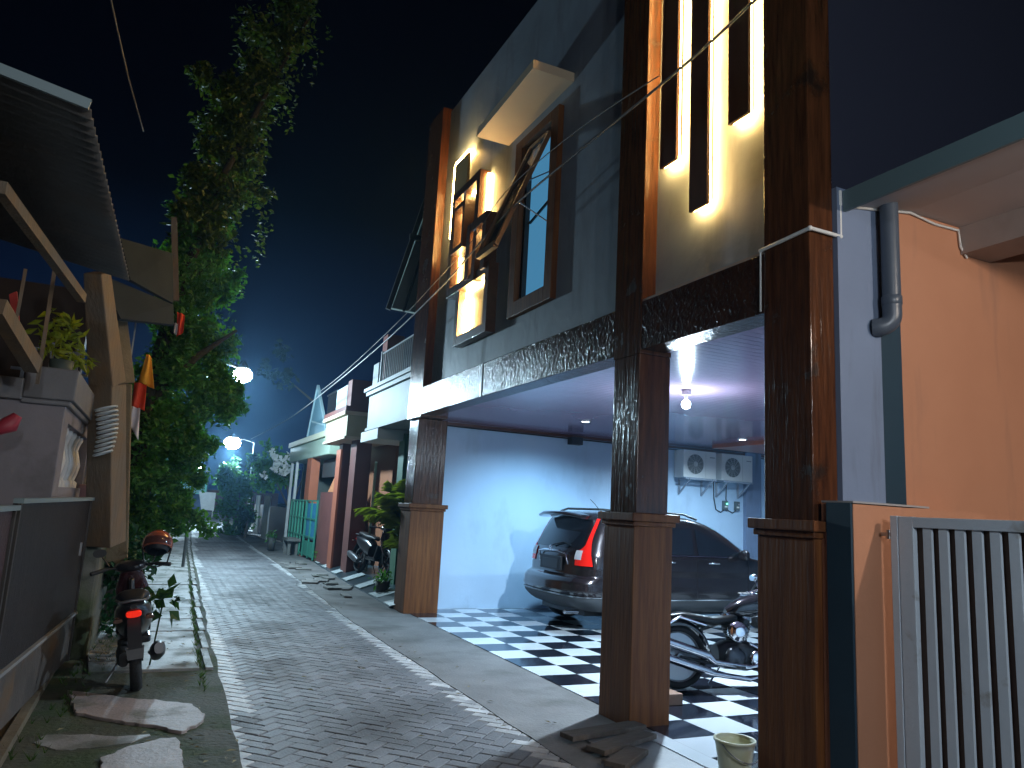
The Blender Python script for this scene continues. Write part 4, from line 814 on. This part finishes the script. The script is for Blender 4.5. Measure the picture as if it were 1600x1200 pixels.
for (px, py, rp, Y, n) in ((292, 440, 60, 12.0, 900), (318, 470, 48, 12.2, 700), (262, 500, 45, 11.6, 600), (300, 530, 62, 12.0, 1200), (330, 585, 42, 12.3, 700), (262, 580, 50, 11.6, 900), (285, 640, 68, 12.0, 1500), (345, 628, 34, 12.4, 500), (245, 690, 60, 11.4, 1100), (300, 695, 42, 12.0, 700), (356, 642, 24, 12.3, 260), (285, 385, 46, 12.2, 700), (318, 410, 40, 12.3, 500), (300, 330, 36, 12.3, 420), (340, 355, 26, 12.4, 220), (366, 604, 16, 12.4, 150), (345, 545, 26, 12.2, 300), (352, 450, 26, 12.2, 260), (372, 430, 12, 12.2, 60), (235, 760, 52, 11.2, 900), (275, 750, 42, 11.8, 600), (225, 820, 42, 11.0, 600), (270, 805, 32, 11.6, 400)):
    s = Y*.95/1166; c = atY(px, py, Y); lump(q, c, (rp*s*1.12, rp*s*1.3, rp*s*1.12), int(n*1.9), .085, 14)
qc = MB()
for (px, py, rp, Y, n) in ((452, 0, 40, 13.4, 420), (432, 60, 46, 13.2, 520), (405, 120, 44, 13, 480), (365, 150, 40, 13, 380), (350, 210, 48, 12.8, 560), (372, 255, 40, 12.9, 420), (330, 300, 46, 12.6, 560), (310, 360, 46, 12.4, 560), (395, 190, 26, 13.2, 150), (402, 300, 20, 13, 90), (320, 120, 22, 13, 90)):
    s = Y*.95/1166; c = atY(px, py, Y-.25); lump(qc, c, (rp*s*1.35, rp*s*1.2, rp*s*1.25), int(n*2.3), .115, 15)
for _ in range(70):
    px, py = random.choice(((440, 60), (400, 130), (360, 220), (370, 300), (320, 380), (455, 10))); p = atY(px+random.uniform(-70, 60), py+random.uniform(-30, 60), 12.9+random.uniform(-.6, .6)); L = random.uniform(.3, 1.0)
    for k in range(int(L/.05)): qc.leaf(p+Vector((random.uniform(-.07, .07), random.uniform(-.07, .07), -k*.05)), .10)
for _ in range(40):   # hanging strands
    px, py = random.uniform(265, 372), random.uniform(430, 640); p = atY(px, py, random.uniform(11.2, 12.6)); L = random.uniform(.2, .7)
    for k in range(int(L/.035)): q.leaf(p+Vector((random.uniform(-.05, .05), random.uniform(-.05, .05), -k*.035)), .08)
q.build('vine', lf, V); qc.build('crown', leafmat('shaded_crown_leaf', (.046, .088, .012)), V)  # crown leaves coloured darker to stand in for weaker lamp light up there
q = MB()
for (px, py, rp, n) in ((305, 812, 16, 120), (325, 826, 13, 90), (290, 795, 16, 100)):
    c = atY(px, py, 10.6); clump(q, c, (rp*.009,)*3, n, .09)
q.tube([(-.2, 10.9, 1.25), atY(290, 800, 10.7), atY(330, 828, 10.5)], .008, 5); q.build('hanging_branch', lfb, V)
t = thing('fern', 'low fern leaves growing behind the left scooter handlebar', 'plant', (-.3, 9.2, 0)); q = MB(); clump(q, atY(190, 885, 9.3), (.32, .35, .25), 420, .10); clump(q, atY(215, 860, 9.8), (.3, .3, .25), 300, .10); clump(q, (-.2, 9.6, .3), (.3, .4, .3), 300, .09); q.build('foliage', leafmat('fern_leaf', (.02, .09, .04)), t)
t = thing('shrub', 'small broad leaved shrub beside the left scooter on the footpath', 'plant', atY(255, 965, 8.0)-Vector((0, 0, .0)))
q = MB(); c = atY(255, 940, 8.0)
for k in range(26): q.leaf(c+Vector((random.uniform(-.13, .13), random.uniform(-.12, .12), random.uniform(-.13, .13))), .14, asp=.75)
q.tube([c+Vector((-.05, 0, -c.z+.0)), c], .008, 5); q.build('foliage', lf2, t)
t = thing('potted_plant', 'yellow green potted plant on the cap of the mauve balustrade under the eave', 'plant', (-.95, 6.9, 2.5))
q = MB(); clump(q, atY(92, 520, 6.9), (.16, .2, .22), 130, .11, asp=.35); clump(q, atY(122, 560, 7.2), (.10, .1, .10), 50, .10, asp=.4); q.build('foliage', lfy, t); q = MB(); c = atY(95, 575, 6.9); q.lathe([(.001, -.10), (.07, -.10), (.09, .06), (.08, .06), (.001, .04)], c, 'z', 16); q.build('pot', mat('pot_dark', (.06, .08, .07), rough=.6), t)
# dark boundary wall behind the foliage
q = MB(); q.box(-1.0, -.75, 10.6, 60, 0, 1.9); tag(q.build('boundary_wall', stone), 'dark mossy boundary wall behind the vine along the left of the alley', 'wall')
# ------------------------------------------------------------------ right-hand neighbours further down
NX = 4.0
N1 = thing('balcony_house', 'dark house with pale grey balcony and thin railings just beyond the grey house', 'house', (4.6, 13.5, 0))
gr1 = mat('pale_grey_render', (.25, .28, .29), rough=.6, var=(.20, .23, .24), vs=2, bump=.15, bs=9)
q = MB(); q.box(3.7, 5.2, 11.9, 14.95, 3.12, 3.78); q.build('balcony', gr1, N1, bevel=.008)
q = MB(); q.box(3.64, 5.2, 11.9, 15.0, 3.78, 3.86); q.box(3.60, 5.2, 11.9, 15.05, 3.86, 3.93); q.box(3.67, 5.2, 11.9, 14.98, 3.07, 3.12); q.build('balcony_cornice', gr1, N1)
q = MB(); q.bar((3.72, 11.9, 4.55), (3.72, 14.2, 4.55), .04, .03); 
y = 11.95
while y < 14.2: q.box(3.71, 3.73, y, y+.018, 3.93, 4.54); y += .12
q.box(3.69, 3.75, 14.2, 14.26, 3.93, 4.6); q.build('railing', mat('railing', (.20, .22, .24), rough=.5), N1)
q = MB(); q.box(3.75, 3.85, 14.6, 15.0, 3.93, 4.45); q.build('balcony_post', gr1, N1)
q = MB(); q.box(3.68, 4.6, 14.0, 15.3, 2.86, 3.06); q.build('porch_slab', mat('white_soffit', (.55, .56, .54), rough=.6), N1)
q = MB(); q.box(5.3, 5.5, 11.9, 16.9, 0, 5.0); q.box(4.6, 5.4, 14.9, 15.1, 3.8, 6.0); q.build('wall', mat('dark_brown_wall', (.06, .03, .022), rough=.7), N1)
q = MB(); a = atX(588, 680, 4.2); q.box(4.2, 4.45, 13.9, 14.25, 0, 3.0); q.build('green_column', mat('green_paint', (.06, .16, .09), rough=.6, var=(.045, .12, .07), vs=2), N1)
q = MB(); q.box(5.0, 5.29, 15.0, 17.2, 0, 2.2); q.build('orange_wall_panel', mat('brick_orange', (.28, .09, .035), rough=.7), N1)
YG = 14.8
q = MB(); A, B, C_, D_ = atY(671, 316, YG), atY(612, 481, YG), atY(662, 491, YG), atY(700, 330, YG); q.prism([A, B, C_, D_], (0, .12, 0)); q.build('gable', mat('gable_panel', (.22, .27, .24), rough=.6), N1)
q = MB(); q.bar(A+Vector((-.08, -.02, .05)), B+Vector((-.08, -.02, -.05)), .06, .1); E1 = atY(640, 372, YG); q.bar(atY(650, 372, YG)+Vector((-.15, -.03, 0)), atY(690, 382, YG)+Vector((0, -.03, 0)), .06, .12); E2 = atY(663, 385, YG); q.bar(E2+Vector((0, -.02, 0)), atY(630, 487, YG)+Vector((0, -.02, 0)), .03, .05); q.build('gable_trim', mat('trim_dark', (.02, .02, .018), rough=.6), N1)
# tiled ramp
ZM = lambda x, y, z: atZ(400+x/3.637, 650+y/3.637, z)
SQ = [((335, 828), (420, 803), (437, 812), (352, 838)), ((370, 853), (465, 825), (487, 836), (395, 863)), ((427, 886), (532, 854), (555, 866), (450, 898)), ((488, 925), (600, 892), (622, 905), (515, 938)), ((560, 967), (680, 930), (700, 945), (590, 982)), ((640, 1010), (780, 985), (806, 1003), (690, 1035)), ((725, 1060), (835, 1035), (850, 1060), (760, 1084))]
zl, zr = .04, .16
q = MB(); Pl = [ZM(*a_[0], zl-.008) for a_ in SQ]+[ZM(*SQ[-1][3], zl-.008), Vector((3.72, 11.8, zl-.008))]; Pr = [ZM(*a_[1], zr-.008) for a_ in SQ]+[ZM(*SQ[-1][2], zr-.008), Vector((4.4, 11.8, zr-.008))]
Pl.insert(0, Pl[0]+(Pl[0]-Pl[1])*.6); Pr.insert(0, Pr[0]+(Pr[0]-Pr[1])*.6)
q.grid([[Vector((l.x-.03, l.y, -.02)), l, r, Vector((r.x, r.y, -.02))] for l, r in zip(Pl, Pr)], False)
ra = tag(q.build('tiled_ramp', mat('ramp_dark', (.03, .05, .06), rough=.3, var=(.02, .035, .042), vs=3)), kind='structure')
q = MB()
for a_ in SQ: q.prism([ZM(*a_[0], zl), ZM(*a_[3], zl), ZM(*a_[2], zr), ZM(*a_[1], zr)], (0, 0, .014))
q.build('white_tiles', mat('ramp_white', (.50, .55, .55), rough=.35, var=(.34, .38, .38), vs=4), ra, org=ORG['tiled_ramp'])
q = MB(); q.prism([(r.x+.002, r.y, -.02) for r in Pr[::-1]]+[(5.3, Pr[0].y, -.02), (5.3, 11.8, -.02)], (0, 0, zr+.02)); tag(q.build('porch_floor', mat('porch_teal', (.03, .06, .075), rough=.3)), kind='structure')
0 and print('RAMP', [tuple(round(c, 2) for c in p) for p in Pl], [tuple(round(c, 2) for c in p) for p in Pr])
q = MB(); q.bar(atX(588, 722, 4.05), atZ(572, 893, .15), .05, .05); tag(q.build('leaning_pole', mat('pale_green_pole', (.30, .36, .28), rough=.5, var=(.22, .27, .2), vs=5)), 'pale green leaning pole in front of the areca palm', 'pole')
# areca palm
def frond(q, base, dirv_, L, lean, n=26):
    dirv_ = Vector(dirv_).normalized(); pts = []
    for k in range(n+1):
        f = k/n; pts.append(Vector(base)+dirv_*L*f*lean+Vector((0, 0, L*(f*(1.15-lean*.4)-f*f*(.55*lean+.15)))))
    q.tube(pts, .008, 5, rs=[.012*(1-.8*k/n) for k in range(n+1)]); sd_ = dirv_.cross(Vector((0, 0, 1))).normalized()
    for k in range(6, n+1):
        f = k/n; l = L*.34*math.sin(PI*min(1, f*.9+.12))+.03; T_ = (pts[k]-pts[k-1]).normalized()
        for sg in (-1, 1):
            e = (T_*.75+sd_*sg*.8+Vector((0, 0, -.25+random.uniform(-.2, .1)))).normalized(); w = T_*.011
            q.add([pts[k]-w, pts[k]+e*l*.5+w*1.2+Vector((0, 0, .01)), pts[k]+e*l+Vector((0, 0, -l*.25)), pts[k]+e*l*.5-w*1.2], [(0, 1, 2), (0, 2, 3)])
AP = thing('areca_palm', 'yellow green areca palm beside the far brown pillar', 'palm', (4.12, 12.7, .1))
q = MB()
for k in range(38):
    a = random.uniform(0, 2*PI); frond(q, (4.10+random.uniform(-.1, .1), 12.75+random.uniform(-.15, .15), random.uniform(.6, 1.45)), (math.cos(a), math.sin(a), 0), random.uniform(.8, 1.35), random.uniform(.3, .85))
q.build('fronds', lfy, AP)
q = MB()
for k in range(7): q.tube([(4.10+random.uniform(-.1, .1), 12.75+random.uniform(-.1, .1), .1), (4.10+random.uniform(-.16, .16), 12.75+random.uniform(-.16, .16), 1.25)], .018, 6)
q.build('stems', mat('palm_stem', (.12, .12, .04), rough=.6), AP)
q = MB(); q.lathe([(.001, .06), (.15, .06), (.20, .36), (.22, .36), (.22, .40), (.18, .40), (.17, .33), (.001, .33)], (4.12, 12.7, 0), 'z', 20); q.build('pot', mat('pot_black', (.02, .02, .02), rough=.5), AP)
for k, (px, py, Y, n, sz, lb) in enumerate(((598, 905, 13.3, 110, .09, 'small leafy pot plant below the areca palm beside the striped ramp'), (425, 838, 24.5, 120, .10, 'small plant by the green gate at the edge of the alley'), (503, 862, 20.5, 90, .11, 'pale leafed plant at the foot of the brown gate panel'))):
    c = atY(px, py, Y); t = thing('potted_plant', lb, 'plant', (c.x, c.y, .1)); q = MB(); clump(q, c, (.2, .2, .2), n, sz, asp=.4); q.build('foliage', lfb, t); q = MB(); q.lathe([(.001, 0), (.10, 0), (.14, max(.1, c.z-.08)), (.12, max(.1, c.z-.08)), (.001, max(.08, c.z-.1))], (c.x, c.y, .05), 'z', 14); q.build('pot', mat('pot_black'+str(k), (.05, .05, .045), rough=.7), t)
# second neighbour : cream balcony with brown columns
N2 = thing('brown_column_house', 'house with cream balcony and dark brown columns, second beyond the grey house', 'house', (4.4, 18.5, 0))
cream = mat('cream_render', (.32, .29, .19), rough=.6, var=(.26, .24, .15), vs=2, bump=.15, bs=8); brn = mat('brown_render', (.13, .045, .035), rough=.6, var=(.09, .035, .03), vs=2)
q = MB(); q.box(3.72, 4.9, 16.9, 19.3, 3.10, 3.60); q.build('balcony', cream, N2, bevel=.008)
q = MB(); q.box(3.64, 4.9, 16.84, 19.4, 3.60, 3.68); q.box(3.68, 4.9, 16.87, 19.35, 3.05, 3.11); q.build('cornice', mat('cream2', (.40, .33, .24), rough=.6), N2)
q = MB(); q.box(3.66, 4.9, 16.86, 19.35, 3.68, 3.80); q.box(3.76, 4.5, 16.9, 17.3, 3.80, 4.42); q.box(4.5, 4.9, 16.9, 17.3, 3.80, 5.6); q.build('upper_column', brn, N2)
q = MB(); q.box(3.76, 3.84, 17.35, 18.5, 3.80, 4.35); q.build('parapet_panel', gr1, N2)
q = MB()
for k in range(12): q.box(3.78, 3.80, 18.55+k*.1, 18.57+k*.1, 3.8, 4.35)
q.box(3.77, 3.81, 18.5, 19.8, 4.35, 4.39); q.build('railing', black, N2)
q = MB(); q.box(4.0, 4.35, 16.95, 17.5, 0, 3.06); q.box(4.0, 4.2, 18.4, 18.75, 0, 3.06); q.build('column', brn, N2); q = MB(); q.box(3.95, 4.0, 18.35, 18.8, 0, 2.9); q.build('column_strip', mat('brick_red', (.30, .09, .05), rough=.5), N2)
q = MB(); q.box(5.0, 5.2, 17.2, 21.5, 0, 3.1); q.build('wall', mat('orange_dark', (.25, .10, .05), rough=.7), N2)
q = MB(); q.box(4.02, 4.10, 18.8, 20.7, .02, 1.86); tag(q.build('sheet_gate', mat('brown_gate', (.16, .055, .045), rough=.5, var=(.12, .04, .035), vs=3, bump=.1, bs=20)), 'plain reddish brown metal gate panel below the cream balcony', 'gate')
q = MB(); q.prism([(4.06, 18.9, 1.87), (4.06, 20.0, 1.87), (4.06, 18.9, 2.45)], (.06, 0, 0)); tag(q.build('wing_wall', mat('orange_wing', (.50, .20, .09), rough=.6)), 'small sloping orange wing wall above the brown gate panel', 'wall')
# third neighbour : mint lintel, orange post
N3 = thing('mint_house', 'low house with mint and cream porch fascia and orange post beyond the brown columns', 'house', (4.4, 23, 0))
mint = mat('mint_render', (.34, .42, .32), rough=.6, var=(.28, .36, .27), vs=2)
q = MB(); q.box(3.98, 5.4, 20.0, 26.5, 2.86, 3.36); q.build('fascia', mint, N3, bevel=.02); q = MB(); q.box(3.92, 5.4, 19.95, 26.6, 3.36, 3.52); q.build('coping', mat('cream3', (.52, .50, .34), rough=.6), N3)
q = MB(); q.box(4.0, 4.25, 22.4, 23.1, 0, 2.86); q.build('orange_post', mat('orange_post', (.42, .12, .05), rough=.6, var=(.36, .1, .045), vs=3), N3)
q = MB(); q.box(4.02, 4.1, 25.2, 25.3, 0, 2.86); q.box(4.02, 4.1, 26.2, 26.3, 0, 2.86); q.build('white_post', whitep, N3)
q = MB(); q.box(6.0, 6.2, 20, 27, 0, 2.9); q.box(4.5, 6, 26.6, 26.8, 0, 2.9); q.build('wall', mat('grey_green_wall', (.16, .18, .16), rough=.7), N3)
q = MB(); q.box(4.3, 4.6, 20.5, 22.2, 2.3, 2.8); q.build('inner_awning', mat('dark_awning', (.05, .05, .05), rough=.7), N3)
q = MB(); A, B, C_ = atX(497, 603, 4.0), atX(481, 682, 4.0), atX(511, 676, 4.0); q.prism([A, B, C_], (.05, 0, 0)); T_ = q.build('roof_ornament', mat('pale_teal', (.16, .30, .36), rough=.5), N3)
q = MB(); q.bar(A, B, .07, .07); q.bar(A, C_, .07, .07); q.bar(atX(486, 658, 3.98), atX(506, 664, 3.98), .03, .04); q.build('ornament_frame', mat('teal_frame', (.35, .48, .50), rough=.5), T_)
for y0, y1, c_, nm, lb, gg in ((20.8, 22.35, (.03, .20, .36), 'blue_gate', 'bright blue solid gate with green frame under the mint fascia', (.03, .20, .14)), (22.45, 25.1, (.03, .17, .12), 'green_gate', 'green grid gate with mesh, left of the blue gate', (.05, .26, .17))):
    t = thing(nm, lb, 'gate', (3.98, y0, 0)); q = MB(); q.box(4.0, 4.02, y0+.05, y1-.05, .12 if nm == 'green_gate' else .55, 1.55); q.build('infill', mat(nm+'_m', c_, rough=.5, var=tuple(x*.7 for x in c_), vs=3), t)
    q = MB(); n = 5 if nm == 'green_gate' else 2
    for k in range(n+1): y = y0+(y1-y0)*k/n; q.box(3.96, 4.0, y-.025, y+.025, .05, 1.64)
    for k in range(4): z = .1+k*.5; q.box(3.965, 3.998, y0, y1, z, z+.04)
    if nm == 'blue_gate': q.box(3.97, 4.0, y0, y1, .10, .50)
    q.build('gate_frame', mat(nm+'_f', gg, rough=.5), t)
q = MB(); q.box(3.62, 4.0, 22.9, 23.9, .42, .50); q.box(3.66, 3.74, 23.0, 23.1, 0, .42); q.box(3.66, 3.95, 23.75, 23.85, 0, .42); q.box(3.88, 3.95, 23.0, 23.1, 0, .42); tag(q.build('stone_bench', mat('bench', (.13, .13, .12), rough=.7)), 'small pale bench in front of the green gate', 'bench')
# white boards and fence posts
for k, (px, py0, py1, X, w, lb) in enumerate(((418, 775, 838, 4.1, .5, 'tall white board standing left of the green gate'), (404, 774, 828, 4.3, .45, 'white fence board left of the tall white board'), (392, 776, 815, 4.4, .3, 'narrow grey white fence board nearest the hedge'))):
    a = atX(px, py0, X); q = MB(); q.box(X, X+.05, a.y-w*1.6, a.y+w*1.6, 0, a.z); tag(q.build('fence_board', whitep), lb, 'board', 'pale boards before the hedge')
q = MB(); q.box(4.55, 4.65, 27, 40, 0, 1.3); tag(q.build('fence', mat('fence_dark', (.09, .06, .05), rough=.7)), 'dark low fence behind the pale boards', 'fence')
# frangipani with white flowers
FT = thing('flowering_tree', 'small tree with clusters of white flowers beside the mint fascia', 'tree', (4.5, 28.5, 0))
q = MB(); q.tube([(4.6, 28.5, 0), (4.5, 28.5, 1.4), (4.2, 28.4, 2.4)], .07, 8, rs=[.09, .07, .03]); q.tube([(4.5, 28.5, 1.4), (4.9, 28.6, 2.6)], .04, 6, rs=[.05, .02]); q.tube([(4.5, 28.5, 1.2), (3.9, 28.4, 2.2)], .04, 6, rs=[.05, .02]); q.build('trunk', mat('bark2', (.10, .08, .06), rough=.9), FT)
q = MB()
for px, py, rp in ((430, 712, 24), (412, 730, 18), (450, 725, 20), (440, 750, 22), (415, 755, 15), (458, 745, 14)): c = atY(px, py, 28.5); lump(q, c, (rp*.025, rp*.02, rp*.025), 330, .19, 8)
q.build('crown', lfb, FT)
q = MB()
for px, py in ((428, 712), (434, 722), (446, 716), (431, 731), (450, 735), (440, 737), (446, 727), (412, 742), (424, 705), (455, 712)): c = atY(px, py, 27.9); clump(q, c, (.12, .1, .10), 26, .13, asp=.9)
q.build('blossoms', mat('petal', (.75, .75, .70), rough=.6), FT)
for k, (px, py, rp, Y, n, m_, lb) in enumerate(((363, 750, 25, 37, 900, lf, 'tall dark green hedge bush at the bend below the second street lamp'), (372, 770, 34, 35, 1100, lfb, 'broad rounded hedge bush right of the bend, covering the fence'), (362, 735, 17, 40.5, 400, leafmat('blue_leaf', (.05, .12, .11)), 'tall bluish tree top directly beneath the second street lamp'), (386, 805, 14, 32, 260, lf2, 'low bush at the foot of the pale boards'), (398, 722, 14, 38, 300, lf2, 'dark shrub between the bluish tree and the flowering tree'))):
    c = atY(px, py, Y); s = Y/1166; t = thing('bush', lb, 'bush', (c.x, c.y, 0)); q = MB(); lump(q, c, (rp*s, rp*s, rp*s*(1.15 if k != 2 else 1.7)), n, .20, 12)
    if k < 2: lump(q, c-Vector((0, 0, rp*s*1.1)), (rp*s*1.05, rp*s, rp*s), n, .2, 12)
    q.build('foliage', m_, t); q = MB(); q.tube([(c.x, c.y, 0), (c.x+.05, c.y, c.z)], .06, 6); q.build('stem', MATS['bark2'], t)
t = thing('far_tree', 'feathery dark tree crown right of the brightest street lamp', 'tree', (3.4, 26, 0)); q = MB()
for px, py, rp, n in ((425, 580, 24, 120), (446, 592, 16, 80), (440, 545, 20, 60)): c = atY(px, py, 26); lump(q, c, (rp*.022,)*3, n, .22, 9)
q.build('crown', leafmat('black_leaf', (.012, .025, .02)), t); q = MB(); q.tube([(5.2, 27, 0), (5.0, 27, 4), (4.7, 26.6, 5.0), atY(440, 585, 26)], .1, 7, rs=[.14, .1, .05, .01]); q.build('trunk', MATS['bark2'], t)
# end of the alley
EB = thing('end_building', 'blue grey wall with green framed awning closing the far end of the alley', 'building', (3.3, 84, 0))
q = MB(); q.box(-1, 4.6, 84, 85, 0, 1.75); q.build('wall', mat('end_blue', (.10, .14, .24), rough=.7, var=(.07, .10, .18), vs=.8), EB)
q = MB(); q.box(1.0, 4.5, 83.5, 83.6, 1.75, 2.65); q.build('awning_panel', mat('end_green', (.16, .34, .30), rough=.5), EB); q = MB()
q.box(.9, 4.6, 83.3, 83.45, 2.65, 2.85); q.box(4.4, 4.6, 83.3, 83.45, 1.7, 2.7); q.box(.9, 4.6, 83.3, 83.45, 1.68, 1.78); q.build('awning_frame', mat('end_green2', (.15, .50, .38), rough=.5), EB)
q = MB(); q.box(4.5, 12, 85, 85.5, 0, 2.2); q.build('side_wall', brn, EB)
a = atY(311, 768, 60); b = atY(334, 798, 60); q = MB(); q.prism([(a.x, 60, a.z), (b.x, 60, a.z-.02), (b.x, 60, b.z), (a.x+.3, 60, b.z+.05)], (0, .06, 0)); q.box(b.x-.1, b.x-.04, 60.05, 60.1, 0, .7); tag(q.build('white_board', whitep), 'blank white board standing at the far end of the alley', 'board')
# ------------------------------------------------------------------ street lamps
def street_lamp(px, py, Y, base, label, r, P, arm=True):
    c = atY(px, py, Y); t = thing('street_lamp', label, 'street lamp', (base[0], base[1], 0), group='street lamps down the alley')
    q = MB(); q.tube([(base[0], base[1], 0), (base[0], base[1], c.z+.1), ((base[0]+c.x)/2, (base[1]+c.y)/2, c.z+.25), (c.x, c.y, c.z+.14)], .035, 8); q.build('pole', mat('pole_metal', (.08, .09, .09), rough=.6), t)
    q = MB(); q.lathe([(.03, r+.12), (.06, r+.06), (r*.7, r*.75), (r*.6, r*.6)], c, 'z', 20); q.build('lamp_head', mat('pole_metal', (.08, .09, .09)), t)
    q = MB(); q.sphere(c, r, 16, (1, 1, .8)); q.build('bulb', emit('street_bulb', (.86, .95, 1), 90), t)
    lamp('street_light', c-Vector((0, .02, r+.06)), P, (.55, .82, 1), size=.12)
street_lamp(379, 586, 18.2, (.72, 18.4), 'brightest street lamp with white glow, nearest of the far lamps', .22, 1700)
street_lamp(363, 692, 42, (4.4, 42), 'second bright street lamp lower down, above the bluish tree', .42, 5200)
street_lamp(300, 690, 48, (.6, 48), 'smaller dim lamp at the left seen through the vine edge', .24, 500)
street_lamp(312, 731, 80, (4.5, 80), 'tiniest lamp dot over the end of the alley', .12, 300)
# unseen street lighting behind the camera and the neighbour's porch lamp, plus an added gate fill
lamp('porch_light', (4.60, -.4, 3.655), 240, (1, .87, .75), size=.06)
lamp('rear_street_light', (-.1, -4.2, 4.3), 260, (.90, .93, 1), size=.15)
lamp('gate_fill_light', (2.0, -1.5, 2.9), 270, (.82, .92, 1), size=.1)  # added fill to brighten the gate, not a lamp of the street
# ------------------------------------------------------------------ world
w = bpy.data.worlds.new('World'); S.world = w; w.use_nodes = True; N = w.node_tree.nodes; Lk = w.node_tree.links; bg = N['Background']
tc = N.new('ShaderNodeTexCoord'); sp = N.new('ShaderNodeSeparateXYZ'); Lk.new(tc.outputs['Generated'], sp.inputs[0])
cr_ = N.new('ShaderNodeValToRGB'); cr_.color_ramp.elements[0].position = .0; cr_.color_ramp.elements[0].color = (.0035, .010, .040, 1); cr_.color_ramp.elements[1].position = .36; cr_.color_ramp.elements[1].color = (.0004, .0006, .0020, 1)
Lk.new(sp.outputs['Z'], cr_.inputs[0]); Lk.new(cr_.outputs[0], bg.inputs[0]); bg.inputs[1].default_value = 1.0
HZ = True
if HZ:
    q = MB(); q.box(-30, 40, -14, 110, -1.2, 14); hz = q.build('haze', None, None); hz.data.materials.clear()
    m = bpy.data.materials.new('haze_air'); m.use_nodes = True; n_ = m.node_tree.nodes; n_.clear(); o = n_.new('ShaderNodeOutputMaterial'); v = n_.new('ShaderNodeVolumePrincipled'); v.inputs['Color'].default_value = (.30, .62, 1, 1); v.inputs['Density'].default_value = .0009; v.inputs['Anisotropy'].default_value = .8
    m.node_tree.links.new(v.outputs[0], o.inputs['Volume']); hz.data.materials.append(m); tag(hz, kind='stuff')
S.view_settings.view_transform = 'Standard'; S.view_settings.look = 'None'; S.view_settings.exposure = 0; S.view_settings.gamma = 1
S.cycles.use_denoising = True; S.cycles.denoiser = 'OPENIMAGEDENOISE'; S.cycles.max_bounces = 8; S.cycles.volume_bounces = 0; S.cycles.sample_clamp_indirect = 6; S.cycles.sample_clamp_direct = 0
S.cycles.caustics_reflective = False; S.cycles.caustics_refractive = False
